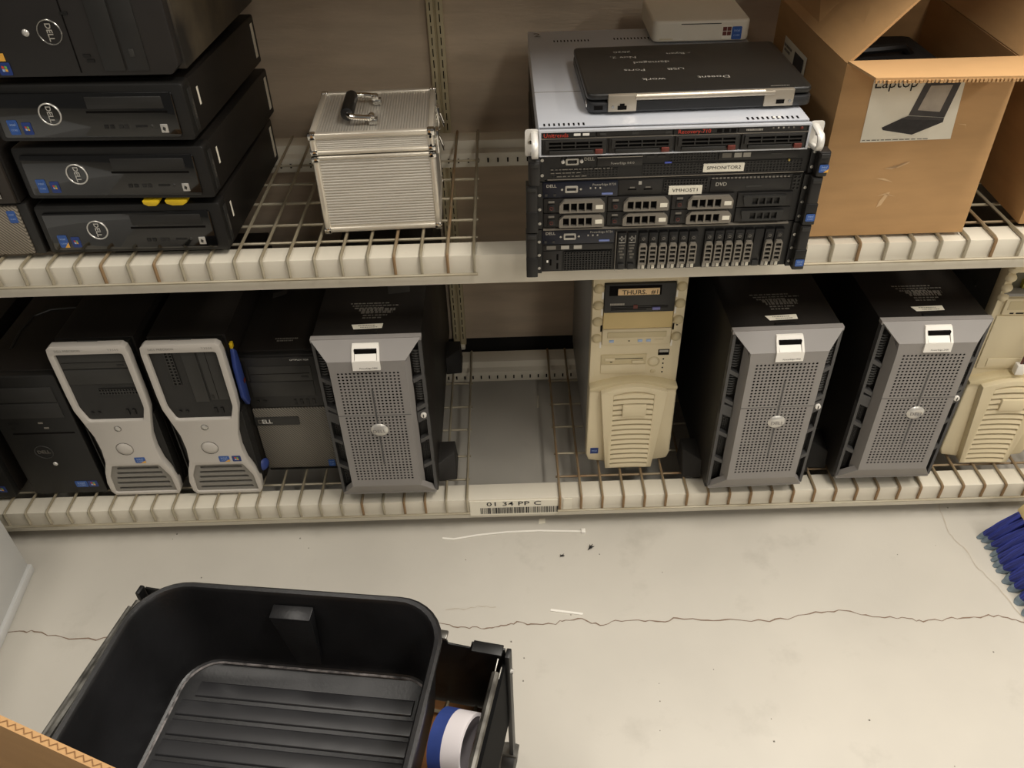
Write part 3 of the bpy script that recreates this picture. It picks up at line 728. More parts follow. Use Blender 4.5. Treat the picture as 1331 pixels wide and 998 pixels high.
    MB().holed([(-.0985, .229), (.0985, .229)] + [(.0985 - .197 * k / n, .236 + .02 * math.sin(PI * k / n)) for k in range(n + 1)], [], yw - .004, .004).build('door_arch', BEIGED, t, .001)
    bx(ctr, 'backing', SLOT, -.045, .045, yw - .004, yw - .002, .002, .236)
    z = .002
    while z < .226:
        b = MB(); vs = []; m = 8
        for k in range(m + 1):
            s = -1 + 2 * k / m; x = .0455 * s; zc = z + .0075 * (1 - s * s); yb = yc - .005 + .005 * s * s
            vs += [(x, yb, zc), (x, yb + .002, zc + .0085), (x, yc + .011, zc + .0105), (x, yc + .011, zc + .003)]
        fs = [(0, 1, 2, 3), (4 * m + 3, 4 * m + 2, 4 * m + 1, 4 * m)]
        for k in range(m):
            for q in range(4): fs.append((4 * k + q, 4 * k + (q + 1) % 4, 4 * k + 4 + (q + 1) % 4, 4 * k + 4 + q))
        b.add(vs, fs).build('louvre', BEIGE, ctr, smooth=True); z += .0152
    bx(t, 'name_plate', BEIGE, -.025, .029, yc - .009, yc + .004, .170, .203, .0025)
    if not open_front:
        sk = bx(t, 'sticker', BLUED, -.09, -.071, yw - .0006, yw + .001, .034, .052)
        text(sk, 'NCE', .0062, (-.0805, yw - .001, .043), BLUEL, bold=.02)
    for x in (-.075, .075):
        for y in (.06, .42): bx(t, 'foot', SVB, x - .015, x + .015, y - .015, y + .015, 0, .014)
t = thing('cream_tower', 'tall cream tower with a black tape drive marked THURS. #1', 'computer tower', (.272, .118, ZT)); beige_tower(t, False)
t = thing('cream_tower', 'cream tower with open drive bay and loose red wires, at the right edge', 'computer tower', (1.117, .098, ZT), math.radians(-2)); beige_tower(t, True)
b = MB()
for y in (.10, .17, .24, .31):
    for z in (.36, .42, .48): b.cyl((-.0952, y, z), (-.0975, y, z), .010, .007, 12)
b.build('side_bosses', CHAR2, t)

# ------------------------------------------------------------------ upper shelf, left: stacked desktops
ZS = ZU + .003
def desktop_pc(t, swoosh):
    bx(t, 'chassis', BLKM, -.166, .166, .026, .40, .005, .0975, .004)
    MB().prism(rpoly(rect(-.170, .166, .004, .099), .008, 3), -.004, .03).build('bezel', BLK, t, .003)
    fa = MB().prism(rpoly(rect(-.158, .146, .012, .086), .005, 3), -.0075, -.002).build('gloss_panel', GLOSS, t, .001)
    bx(fa, 'optical_drive', CHAR, 0, .128, -.0092, -.006, .060, .080, .0015)
    bx(fa, 'drive_slot', SLOT, -.004, .132, -.0082, -.006, .053, .0565)
    for k, x in enumerate((.022, .032, .047, .056)): bx(fa, 'port', SVB if k < 2 else CHAR, x - .0035, x + .0035, -.0086, -.006, .027, .033)
    bx(fa, 'card_slot', SVB, .072, .092, -.0086, -.006, .029, .032)
    MB().dome((.099, -.0076, .0305), .003, .003, .001, 10).build('lamp', CHAR2, fa, smooth=True)
    em = bx(t, 'emblem_plate', LOGO, .1135, .1255, -.0094, -.007, .0195, .034, .0008)
    MB().add([(.1165, -.0097, .025), (.1205, -.0097, .0225), (.1225, -.0097, .028), (.118, -.0097, .0305)], [(0, 1, 2, 3)]).build('emblem_mark', CHAR2, em, fix=False)
    lg = MB().tube([(-.066 + .0178 * math.cos(a), -.0084, .052 + .0178 * math.sin(a)) for a in [k * PI / 14 for k in range(28)]], .0013, 6, True).build('logo_ring', LOGO, t, smooth=True)
    text(lg, 'DELL', .0125, (-.066, -.0083, .052), LOGO, turn=-PI / 2, bold=.03)
    chip_sticker(t, -.1365, .030, -.0076, .017, .025, swoosh)
    win_sticker(t, -.1135, .028, -.0076, .016, .021)
    bx(t, 'side_vent', CHAR, .1655, .1675, .01, .024, .015, .085, .001)
    text(t, 'OPTIPLEX', .0075, (.168, .017, .05), INKD, frame=SIDER, turn=-PI / 2)
    bx(t, 'front_sticker', PAPER, .1655, .1665, .048, .054, .045, .075)
    bx(t, 'rear_sticker', PAPER, .1655, .1665, .372, .385, .02, .085)
    for x in (-.14, .14):
        for y in (.04, .36): bx(t, 'foot', SVB, x - .012, x + .012, y - .012, y + .012, 0, .006)
G = 'black slim desktops stacked on the upper shelf'
t = thing('desktop_computer', 'glossy black slim desktop at the bottom of the stack, resting on the wire deck', 'computer', (-.679, .034, ZS), math.radians(-1.2), G); desktop_pc(t, True)
t = thing('desktop_computer', 'glossy black slim desktop, second from the bottom of the stack, above two yellow tabs', 'computer', (-.677, .030, ZS + .109), math.radians(-3.0), G); desktop_pc(t, False)
t = thing('desktop_computer', 'glossy black slim desktop directly under the big black tower lying on its side', 'computer', (-.682, .026, ZS + .2165), math.radians(-3.2), G); desktop_pc(t, False)
for k, (x, wd, lb) in enumerate(((.048, .030, 'left yellow tab poking out between the two lowest black desktops'), (.093, .040, 'right yellow tab poking out between the two lowest black desktops'))):
    n = 10
    pr = [(-wd / 2, .0105), (-wd * .46, .004), (-wd * .2, .0), (wd * .25, .0), (wd * .47, .005), (wd / 2, .0105)]
    tag(MB().prism(pr, -.004, .05).build('yellow_tab', YEL, None, .0012, loc=(-.679 + x, .026, ZS + .0982)), lb, 'tab')
# tower lying on its side on top of the stack
t = thing('black_tower', 'black tower lying on its side on top of the stacked desktops', 'computer tower', (-.686, .030, ZS + .3235), math.radians(-2))
bx(t, 'chassis', BLKD, -.186, .176, .014, .42, .006, .182, .003)
bz = MB().prism(rpoly([(-.184, .004), (.158, .004), (.172, .018), (.172, .184), (-.184, .184)], [.004, .004, .004, .004, .004], 2), -.006, .016).build('bezel', mat('satin_black', (34, 31, 29), .5, var=.15, vscale=14), t, .002)
for x0, x1, nm in ((.052, .086, 'bay_cover'), (.09, .124, 'optical_drive')): bx(bz, nm, CHAR, x0, x1, -.0085, -.004, .012, .178, .001)
bx(bz, 'eject_button', CHAR2, .1, .108, -.0098, -.008, .034, .046, .0006)
bx(bz, 'split_groove', SLOT, .0115, .0135, -.0066, -.004, .01, .178)
for x, z in ((.030, .036), (.034, .028), (.016, .1), (.02, .132)): bx(bz, 'port', SVB, x - .006, x + .006, -.0074, -.005, z - .002, z + .002)
lg = MB().tube([(-.016 + .0185 * math.cos(a), -.0068, .0725 + .0185 * math.sin(a)) for a in [k * PI / 14 for k in range(28)]], .0012, 6, True).build('logo_ring', CHR2, t, smooth=True)
text(lg, 'DELL', .0125, (-.016, -.0068, .0725), INKW, turn=-PI / 2, bold=.03)
MB().dome((-.0545, -.006, .072), .0058, .0058, .003, 14).build('power_button', LOGO, t, smooth=True)
bx(t, 'sticker', ORG, -.118, -.103, -.0068, -.005, .030, .042)
win_sticker(t, -.109, .018, -.0062, .02, .020)
text(t, 'OPTIPLEX 990', .006, (.149, -.0066, .145), INKW, turn=-PI / 2)
for x in (-.15, .14):
    for y in (.05, .36): bx(t, 'foot', SVB, x - .012, x + .012, y - .012, y + .012, 0, .0065)
# two machines left of the stack
t = thing('small_computer', 'brown woven front computer with a blue sticker, lower one left of the stack', 'computer', (-1.02, .036, ZS))
MB().prism(rpoly(rect(-.16, .163, .003, .106), .004, 2), .0, .35).build('chassis', BLKM, t, .002)
MB().prism(rpoly(rect(-.158, .143, .006, .102), .003, 2), -.006, .002).build('woven_panel', WEAVE2, t, .0015)
chip_sticker(t, .131, .082, -.0064, .015, .024)
bx(t, 'bezel_edge', CHAR, .144, .162, -.003, .004, .004, .105, .002)
t = thing('small_computer', 'dark computer with a pale mesh grille, upper one left of the stack', 'computer', (-1.028, .030, ZS + .1072))
MB().prism(rpoly(rect(-.16, .165, .0, .098), .004, 2), .0, .35).build('chassis', BLKM, t, .002)
bx(t, 'bezel', mat('brown_black', (46, 40, 34), .5), -.158, .160, -.006, .002, .003, .096, .002)
g = MB().perf(.066, .140, .014, .066, 10, 7, -.0085, .003, .62, False).build('mesh_grille', INKW, t, fix=False)
bx(g, 'backing', SLOT, .066, .140, -.0065, -.006, .014, .066)

# ------------------------------------------------------------------ aluminium case
ca = thing('aluminium_case', 'ribbed aluminium carrying case with a folding black handle', 'case', (-.236, .086, ZS), math.radians(2.2))
W, D, H, ZSM = .111, .215, .197, .156
def ribs(name, m, plane, u0, u1, v0, v1, at, n, amp, out, parent):
    """corrugated sheet: ribs run along v, repeat along u; at = plane position, out = sign of the outward normal"""
    b = MB(); vs = []; k = n * 6
    for i in range(k + 1):
        u = u0 + (u1 - u0) * i / k; h = at + out * amp * abs(math.sin(PI * n * i / k))
        for v in (v0, v1):
            vs.append({'front': (v, h, u), 'top': (u, v, h), 'side': (h, v, u)}[plane])
    b.add(vs, [(2 * i, 2 * i + 1, 2 * i + 3, 2 * i + 2) for i in range(k)])
    return b.build(name, m, parent, fix=False, smooth=True)
bd = bx(ca, 'body', ALU, -W + .004, W - .004, .004, D - .004, .006, ZSM - .001)
ld = bx(ca, 'lid', ALU, -W + .004, W - .004, .004, D - .004, ZSM + .001, H - .004)
ribs('ribbed_front', ALU, 'front', .014, ZSM - .010, -W + .010, W - .010, .004, 24, .0011, -1, bd)
ribs('ribbed_front', ALU, 'front', ZSM + .008, H - .011, -W + .010, W - .010, .004, 6, .0011, -1, ld)
ribs('ribbed_top', ALU, 'top', -W + .010, W - .010, .010, D - .010, H - .004, 40, .0009, 1, ld)
for sg in (-1, 1):
    ribs('ribbed_side', ALU, 'side', .014, ZSM - .010, .010, D - .010, sg * (W - .004), 24, .0011, sg, bd)
    ribs('ribbed_side', ALU, 'side', ZSM + .008, H - .011, .010, D - .010, sg * (W - .004), 6, .0011, sg, ld)
def frame_ring(z0, z1, nm, par):
    for x in (-W + .006, W - .006):
        for y in (.006, D - .006): MB().box(x - .006, x + .006, y - .006, y + .006, z0, z1).build(nm, ALUT, par, .004, 3)
frame_ring(.004, ZSM - .002, 'corner_trim', bd); frame_ring(ZSM + .002, H, 'corner_trim', ld)
for z0, z1, par in ((.002, .013, bd), (ZSM - .009, ZSM - .001, bd), (ZSM + .001, ZSM + .009, ld), (H - .011, H, ld)):
    b = MB(); b.box(-W + .002, W - .002, 0, .011, z0, z1); b.box(-W + .002, W - .002, D - .011, D, z0, z1); b.box(-W, -W + .011, .002, D - .002, z0, z1); b.box(W - .011, W, .002, D - .002, z0, z1)
    b.build('edge_trim', ALUT, par, .003, 3)
for sx in (-1, 1):
    for y0, y1 in ((-.0015, .012), (D - .012, D + .0015)):
        for z0, z1, par in ((0, .013, bd), (H - .012, H + .0015, ld), (ZSM - .013, ZSM - .001, bd), (ZSM + .001, ZSM + .012, ld)):
            xa, xb = sorted((sx * (W + .0015), sx * (W - .013))); MB().box(xa, xb, y0, y1, z0, z1).build('corner_cap', CHROME, par, .003, 2)
for z in (.168, .149, .184): MB().cyl((W - .007, -.0018, z), (W - .007, -.003, z), .0022, n=10).build('rivet', SLOT, ca)
for x in (-.101, .101): MB().cyl((x, -.0018, .006), (x, -.003, .006), .002, n=10).build('rivet', SLOT, ca)
for y in (.045, .143):
    q = bx(ca, 'handle_mount', CHR2, -.006, .010, y - .009, y + .009, H - .002, H + .008, .002)
    MB().cyl((-.001, y - .007, H + .010), (-.001, y + .007, H + .010), .0065, n=14).build('handle_pivot', CHROME, q, .001)
for y, o in ((.039, -1), (.149, 1)):
    MB().tube([(-.001, y, H + .010), (-.02, y + o * .002, H + .012), (-.036, y, H + .014), (-.044, y - o * .012, H + .014)], .0055, 10).build('handle_arm', CHROME, ca, smooth=True)
MB().cyl((-.044, .047, H + .015), (-.044, .141, H + .015), .0118, n=16).build('handle_grip', SVB, ca, .002)
for y in (.05, .165):
    q = bx(ca, 'latch', CHROME, W - .001, W + .006, y - .012, y + .012, ZSM - .022, ZSM + .022, .002)
    MB().tube([(W + .007, y - .008, ZSM + .004), (W + .013, y - .008, ZSM - .016), (W + .013, y + .008, ZSM - .016), (W + .007, y + .008, ZSM + .004)], .0018, 6).build('latch_loop', CHROME, q, smooth=True)
# ------------------------------------------------------------------ upper shelf, middle: rack servers
YF = -.070                                   # plane of the server faceplates
def ears(t, h, depth=.020, sticker=None):
    for sx in (-1, 1):
        xa, xb = sorted((sx * .2225, sx * .2415))
        e = MB().prism(rpoly([(xa, -depth), (xb, -depth), (xb, .004), (xa, .004)], [.004, .004, 0, 0], 2), .0008, h - .0008, 'xy').build('rack_ear', SVD, t, .0012)
        if h > .06: bx(e, 'ear_step', SVB, xa - .0004, xb + .0004, -depth - .0012, -depth + .004, .002, h * .46, .001)
        bx(e, 'ear_latch', CHAR, xa + .002, xb - .002, -depth - .0022, -depth + .002, h - .010, h - .003, .001)
        bx(t, 'ear_bracket', SVB, min(sx * .2145, sx * .223), max(sx * .2145, sx * .223), -.006, .02, .001, h - .001)
        for k in range(3 if h > .06 else 2): MB().cyl((sx * .219, -.006, .012 + k * .026), (sx * .219, -.008, .012 + k * .026), .0028, n=8).build('screw', CHR2, t)
    if sticker: chip_sticker(t, .2325, .016, -depth - .0025, .015, .013, sticker == 'swoosh')
def carrier_wide(t, x0, z0, wd=.1035, ht=.0255, blank=False):
    c = bx(t, 'drive_carrier', SVD, x0, x0 + wd, -.004, .02, z0, z0 + ht, .001)
    if blank:
        MB().holed(rpoly([(x0 + .012, z0 + .004), (x0 + .076, z0 + .004), (x0 + .080, z0 + .022), (x0 + .008, z0 + .022)], .002, 2), [rect(x0 + .024 + k * .012, x0 + .033 + k * .012, z0 + .007, z0 + .0185) for k in range(4)], -.009, -.003).build('blank_frame', CHAR, c)
        return c
    hp = rpoly([(x0 + .026, z0 + .002), (x0 + wd - .002, z0 + .002), (x0 + wd - .002, z0 + .017), (x0 + wd - .009, z0 + ht - .001), (x0 + .034, z0 + ht - .001), (x0 + .026, z0 + .016)], .0012, 1)
    hs = [rect(x0 + .0325 + k * .0128, x0 + .0425 + k * .0128, z0 + .005, z0 + .0195) for k in range(4)]
    MB().holed(hp, hs, -.011, -.003).build('handle', CARR, c)
    bx(c, 'window_backing', SLOT, x0 + .028, x0 + .085, -.0045, -.0038, z0 + .004, z0 + .0205)
    bx(c, 'release_button', SVB, x0 + .007, x0 + .019, -.007, -.003, z0 + .004, z0 + .016, .001)
    bx(c, 'lamp_strip', INKD, x0 + .008, x0 + .018, -.0055, -.003, z0 + .0185, z0 + .0215)
    MB().tube([(x0 + .013 + .0028 * math.cos(a), -.0074, z0 + .0095 + .0028 * math.sin(a)) for a in [k * PI / 5 for k in range(10)]], .0005, 4, True).build('button_ring', REDT, c)
    bx(c, 'carrier_label', PAPER, x0 + .0865, x0 + .0985, -.0116, -.010, z0 + .0085, z0 + .0155)
    return c
def control_panel(t, zb):
    p = bx(t, 'control_panel', NAVY, -.214, -.090, -.003, .004, zb, zb + .027, .0005)
    text(p, 'DELL', .0075, (-.208, -.0034, zb + .021), INKW, align='LEFT', bold=.03)
    text(p, 'PowerEdge R720', .0056, (-.093, -.0034, zb + .0215), INKW, align='RIGHT')
    v = MB().holed(rpoly(rect(-.177, -.156, zb + .0095, zb + .0205), .002, 2), [rpoly(rect(-.1745, -.1585, zb + .012, zb + .018), .001, 1)], -.006, -.002).build('vga_port', INKW, p)
    for x in (-.182, -.151): MB().cyl((x, -.003, zb + .015), (x, -.005, zb + .015), .002, n=8).build('port_screw', CHR2, p)
    for x in (-.135, -.127, -.119): bx(p, 'button', INKW, x - .0012, x + .0012, -.0042, -.002, zb + .0145, zb + .017)
    bx(p, 'lcd', mat('lcd_blue', (110, 124, 176), .3), -.116, -.098, -.0042, -.002, zb + .0035, zb + .0065)
    for x in (-.208, -.194): bx(p, 'usb_port', CHAR2, x - .002, x + .002, -.0042, -.002, zb + .003, zb + .007)
    return p
H2, H1 = .0868, .0428
G = 'rack servers stacked on the upper shelf'
# lower 2U: sixteen slim drives
t = thing('rack_server', 'black rack server with narrow upright drives, at the bottom of the server stack', 'server', (.273, YF, ZU - .002), 0, G)
bx(t, 'chassis', BLKM, -.2145, .2145, .012, .66, .0, H2 - .0006, .001)
bx(t, 'face', SVB, -.2145, .2145, .0, .013, .0005, H2 - .0012)
ears(t, H2, .020, 'chip')
cp = control_panel(t, .056)
od = bx(t, 'optical_drive', SVD, -.2125, -.089, -.002, .004, .043, .0545, .0006)
for x, wd in ((-.198, .008), (-.174, .007), (-.152, .007)): bx(od, 'drive_mark', INKD if x < -.19 else INKW, x - wd, x + wd, -.0026, -.001, .0455, .0522)
sl = bx(t, 'card_slots', SVD, -.2125, -.180, -.002, .004, .003, .042, .0006)
for x, z in ((-.199, .02), (-.187, .03), (-.187, .012)): bx(sl, 'slot', SLOT, x - .0016, x + .0016, -.0026, -.001, z - .006, z + .006)
bx(sl, 'slot_tab', WHT, -.206, -.203, -.003, -.001, .02, .024)
gg = MB().perf(-.176, -.092, .004, .040, 16, 8, -.003, .003, .62, False).build('vent_grille', SVD, t, fix=False)
bx(t, 'drive_divider', CARR, -.0872, -.0862, -.006, .004, .002, .076)
bx(t, 'top_edge', CARR, -.212, .205, -.006, .004, .0845, .0866)
first = None
def slim_drive():
    c = MB().box(-.0076, .0076, -.006, .012, .003, .0745).build('drive_carrier', SVB, t, .0006)
    MB().holed(rpoly([(-.0068, .0145), (.0068, .0145), (.0068, .0505), (.0045, .055), (-.0045, .055), (-.0068, .0505)], .0008, 1), [rect(-.0045, .0045, .0185 + k * .0084, .0245 + k * .0084) for k in range(4)], -.0115, -.005).build('handle', CARR, c)
    bx(c, 'button', SVD, -.005, .005, -.0078, -.005, .059, .069, .0008)
    MB().tube([(.0022 * math.cos(a), -.0082, .064 + .0022 * math.sin(a)) for a in [k * PI / 5 for k in range(10)]], .0005, 4, True).build('button_ring', INKD, c)
    bx(c, 'carrier_label', PAPER, .0005, .0055, -.0068, -.005, .0045, .0135)
    bx(c, 'barcode_label', INKW, -.0062, -.001, -.0066, -.005, .0045, .0135)
    return c
xs = [-.040, -.0228, -.0056, .0116, .0288, .046, .0735, .0907, .1079, .1251, .1423, .1767, .1939]
for x in xs:
    if first is None: first = slim_drive(); first.location.x = x
    else:
        c = first.copy(); COL.objects.link(c); c.location.x = x
        for g in list(first.children):
            d = g.copy(); COL.objects.link(d); d.parent = c
def slim_blank(x, marks):
    c = MB().box(-.0076, .0076, -.004, .012, .003, .0745).build('drive_blank', SVB, t, .0006); c.location.x = x
    bx(c, 'grip', CHAR, -.0055, .0055, -.0075, -.003, .004, .0145, .0008)
    if marks:
        MB().tube([(-.0052, -.0046, .056), (.0055, -.0046, .056), (.0055, -.0046, .070)], .0006, 4).build('arrow_frame', INKW, c)
        b = MB()
        for q in ((0, .003), (.003, 0), (0, -.003), (-.003, 0)): b.tube([(-.0008 + q[0] + .0014 * math.cos(a), -.0046, .064 + q[1] + .0014 * math.sin(a)) for a in [k * PI / 3 for k in range(6)]], .0004, 4, True)
        b.build('arrow_mark', INKW, c)
        scribble(c, [(0, 1, .5), (.1, .9, .6), (0, .7, .6), (.2, 1, .6), (.3, .8, .6)], (-.005, -.0045, .049), FRONT, .010, .006, INKD, seed=int(abs(x) * 1e4))
for x, k in ((-.0762, 1), (-.0590, 1), (.1595, 0)): slim_blank(x, k)
# upper 2U: six wide drives
t = thing('rack_server', 'black two-unit rack server with six wide drives and a VMHOST1 label', 'server', (.274, YF, ZU - .002 + H2), 0, G)
bx(t, 'chassis', BLKM, -.2145, .2145, .012, .66, .0006, H2 - .0006, .001)
bx(t, 'face', SVB, -.2145, .2145, .0, .013, .0005, H2 - .0012)
ears(t, H2, .020, 'chip')
control_panel(t, .0565)
mp = bx(t, 'media_panel', SVD, -.089, -.017, -.002, .004, .057, .0835, .0006)
for x in (-.066, -.040): bx(mp, 'sd_slot', SLOT, x - .007, x + .007, -.0026, -.001, .066, .068); bx(mp, 'sd_mark', INKD, x - .004, x + .004, -.0028, -.001, .0695, .0715)
bx(mp, 'logo_mark', INKW, -.056, -.051, -.0026, -.001, .0755, .081)
MB().perf(-.014, .058, .062, .0825, 14, 4, -.002, .003, .6, False).build('vent_grille', SVD, t, fix=False)
od = bx(t, 'optical_drive', SVD, .063, .196, -.002, .004, .058, .0795, .0008)
text(od, 'DVD', .009, (.071, -.0025, .0715), INKW, align='LEFT', bold=.02)
bx(od, 'eject_button', CHAR2, .122, .148, -.003, -.001, .0655, .0685)
s = MB(); x = .064
while x < .192: s.box(x, x + .004, -.003, -.001, .0812, .0832); x += .0062
s.build('vent_ticks', INKD, t)
MB().perf(.198, .211, .058, .084, 2, 4, -.002, .003, .6, False).build('vent_grille', SVD, t, fix=False)
lb = MB().box(-.0055, .0495, -.0042, -.0025, .0565, .0715).build('name_label', PAPER, t)
text(lb, 'VMHOST1', .0085, (.022, -.0046, .064), INK, sx=1.15)
for z0 in (.0295, .0025):
    for x0 in (-.2125, -.1055, .0015): carrier_wide(t, x0, z0)
    carrier_wide(t, .111, z0, .092, .0255, True)
# 1U
t = thing('rack_server', 'black one-unit rack server with the SPMONITOR2 label', 'server', (.278, YF, ZU - .002 + 2 * H2 + .0005), math.radians(.4), G)
bx(t, 'chassis', BLKM, -.2145, .2145, .012, .60, .0006, H1 - .0006, .001)
bx(t, 'face', SVB, -.2145, .2145, .0, .013, .0005, H1 - .0012)
bx(t, 'lower_edge', CARR, -.21, .21, -.0016, .004, .0003, .0018)
ears(t, H1, .022, 'swoosh')
vg = MB().holed(rpoly(rect(-.181, -.160, .0275, .0385), .002, 2), [rpoly(rect(-.178, -.163, .030, .036), .001, 1)], -.006, .001).build('vga_port', CHR2, t)
for x in (-.1855, -.1555): MB().cyl((x, 0, .033), (x, -.006, .033), .0032, n=10).build('port_screw', LOGO, t, .0008)
text(t, 'DELL', .0075, (-.151, -.0006, .0345), INKW, align='LEFT', bold=.03)
tg = bx(t, 'pull_tag', SVD, -.130, -.057, -.0035, .002, .0225, .0385, .0006)
bx(tg, 'tag_edge', INKW, -.130, -.057, -.004, -.002, .0372, .0385)
text(tg, 'PowerEdge R410', .0055, (-.089, -.0042, .0275), INKW)
for x in (-.044, -.026): bx(t, 'usb_port', CHAR2, x - .006, x + .006, -.0016, .001, .034, .0375)
od = bx(t, 'optical_drive', SVD, .066, .196, -.0025, .002, .0265, .0405, .0008)
for x, wd in ((.079, .0075), (.097, .006), (.1115, .006)): bx(od, 'drive_mark', INKW if x > .09 else INKD, x - wd, x + wd, -.0031, -.002, .0305, .038)
bx(od, 'eject_button', CHAR2, .15, .168, -.0035, -.002, .0335, .036)
MB().perf(-.012, .062, .0265, .0405, 16, 3, -.0012, .002, .6, False).build('vent_grille', SVD, t, fix=False)
MB().perf(-.055, .205, .004, .023, 48, 4, -.0012, .002, .6, False).build('vent_grille', SVD, t, fix=False)
MB().perf(-.205, -.095, .005, .018, 20, 3, -.0012, .002, .6, False).build('vent_grille', SVD, t, fix=False)
scribble(t, [(0, 1, .3), (.0, .5, .3), (.1, .6, .3)], (-.205, -.0026, .018), FRONT, .1, .006, INKD, seed=8)
bx(t, 'blue_lamp', mat('lamp_blue', (80, 96, 190), .3), -.02, -.009, -.002, .001, .0235, .0258)
lb = MB().box(.0435, .110, -.003, -.001, .0065, .0205).build('name_label', PAPER, t)
text(lb, 'SPMONITOR2', .0083, (.0768, -.0034, .0135), INK, sx=1.1)
MB().dome((.182, -.001, .0225), .0026, .0026, .003, 10).build('brass_screw', mat('brass', (200, 180, 110), .3, metal=.8), t, smooth=True)
# silver 1U appliance
ZA = ZU - .002 + 2 * H2 + H1 + .0012
t = thing('backup_appliance', 'silver one-unit rack appliance with red lettering and pale handles, under the laptop', 'server', (.268, -.076, ZA), 0)
HA = .0436
sh = bx(t, 'shell', SVTOP, -.2145, .2145, .012, .518, .0004, HA, .0012)
bx(sh, 'lid_seam', CARR, -.2145, .2145, .165, .1662, HA - .0004, HA + .0005)
for x0, n, st, y, wd in ((-.206, 9, .0078, .014, .0028), (.117, 11, .0079, .016, .0030), (-.165, 11, .0068, .444, .0022), (-.045, 11, .0068, .448, .0022)):
    for k in range(n): MB().box(x0 + k * st, x0 + k * st + wd, y, y + .010, HA - .0002, HA + .0005).build('vent_slot', SLOT, sh, fix=False)
for x in (.16, .168): MB().cyl((x, .02, HA + .0006), (x, .02, HA + .0016), .0026, n=10).build('lid_screw', WHT, sh)
text(sh, '2', .03, (-.196, .49, HA + .001), INKD, TOPV)
fc = bx(t, 'face', SVB, -.2125, .2125, -.001, .014, .001, HA - .0022, .0006)
fr = MB().holed(rect(-.2140, .2140, .0006, HA - .0008), [rect(-.2105, .2105, .0028, HA - .0035)], -.004, .004).build('face_frame', SVTOP, t)
bx(t, 'shelf_strip', CARR, -.2105, .2105, -.0035, .002, .0288, .0302)
s1 = bx(t, 'title_strip', SVB, -.2095, -.125, -.0032, .002, .0306, .0398, .0006)
text(s1, 'Unitrends', .0098, (-.207, -.0036, .0350), REDI, align='LEFT', bold=.01)
for x in (-.154, -.140): bx(s1, 'white_mark', WHT, x - .0052, x + .0052, -.0038, -.003, .0338, .0376)
s2 = bx(t, 'mid_strip', SVD, -.123, -.004, -.0026, .002, .0306, .0398, .0006)
for x in (-.113, -.062, -.01): bx(s2, 'mark', CHAR2, x - .005, x + .005, -.0031, -.002, .033, .037)
s3 = bx(t, 'model_strip', SVB, -.0025, .098, -.0032, .002, .0306, .0398, .0006)
text(s3, 'Recovery-710', .0092, (.0045, -.0036, .0350), REDI, align='LEFT', bold=.008)
for x in (.07, .081, .092): bx(s3, 'bay_window', SLOT, x - .004, x + .004, -.0037, -.003, .0325, .038)
s4 = bx(t, 'status_panel', SVD, .100, .208, -.0026, .002, .0306, .0398, .0006)
scribble(s4, [(0, 1, .6)], (.112, -.003, .0335), FRONT, .026, .005, INKW, seed=12)
for k in range(5): bx(s4, 'lamp', INKW if k in (1, 2) else INKD, .153 + k * .008, .1555 + k * .008, -.0032, -.002, .0358, .0382)
MB().dome((.199, -.0026, .0355), .0028, .0028, .0015, 10).build('power_button', REDT, s4, smooth=True)
for k in range(4):
    x0 = -.2085 + k * .1050
    c = bx(t, 'drive_carrier', SVD, x0, x0 + .1015, -.0045, .004, .0034, .0284, .001)
    hs = []
    for q in range(4): hs += [rect(x0 + .010 + q * .0215, x0 + .0295 + q * .0215, .0215, .0255), rect(x0 + .010 + q * .0215, x0 + .0295 + q * .0215, .0155, .0195)]
    MB().holed(rect(x0 + .004, x0 + .0985, .0135, .0275), hs, -.0085, -.004).build('vent_bars', SVD, c)
    bx(c, 'vent_backing', SLOT, x0 + .006, x0 + .097, -.0052, -.0044, .0145, .0265)
    bx(c, 'latch_bar', CHAR, x0 + .010, x0 + .080, -.0095, -.004, .0048, .0118, .0012)
    bx(c, 'release_tab', REDT, x0 + .083, x0 + .0955, -.0105, -.004, .0052, .0132, .0012)
for sx in (-1, 1):
    xa, xb = sorted((sx * .2145, sx * .236))
    e = MB().holed(rpoly(rect(xa, xb, .0, HA), .004, 2), [circ(sx * .228, HA * .52, .0035, .0035, 10)], .002, .0045).build('mount_flange', SVH, t)
    n = 10
    pts = [(sx * .2215, .003, .006)] + [(sx * .2215, -.020 - .014 * math.sin(PI * k / n) ** .5 if 0 < k < n else -.006, .007 + (HA - .014) * k / n) for k in range(n + 1)] + [(sx * .2215, .003, HA - .006)]
    b = MB()
    vs = []
    for p in pts:
        for dx_ in (-.0052, .0052): vs.append((p[0] + dx_, p[1], p[2]))
    b.add(vs, [(2 * i, 2 * i + 1, 2 * i + 3, 2 * i + 2) for i in range(len(pts) - 1)])
    h = b.build('pull_handle', SVH, t, fix=False, smooth=True)
    md = h.modifiers.new('thick', 'SOLIDIFY'); md.thickness = .004; md.offset = 0
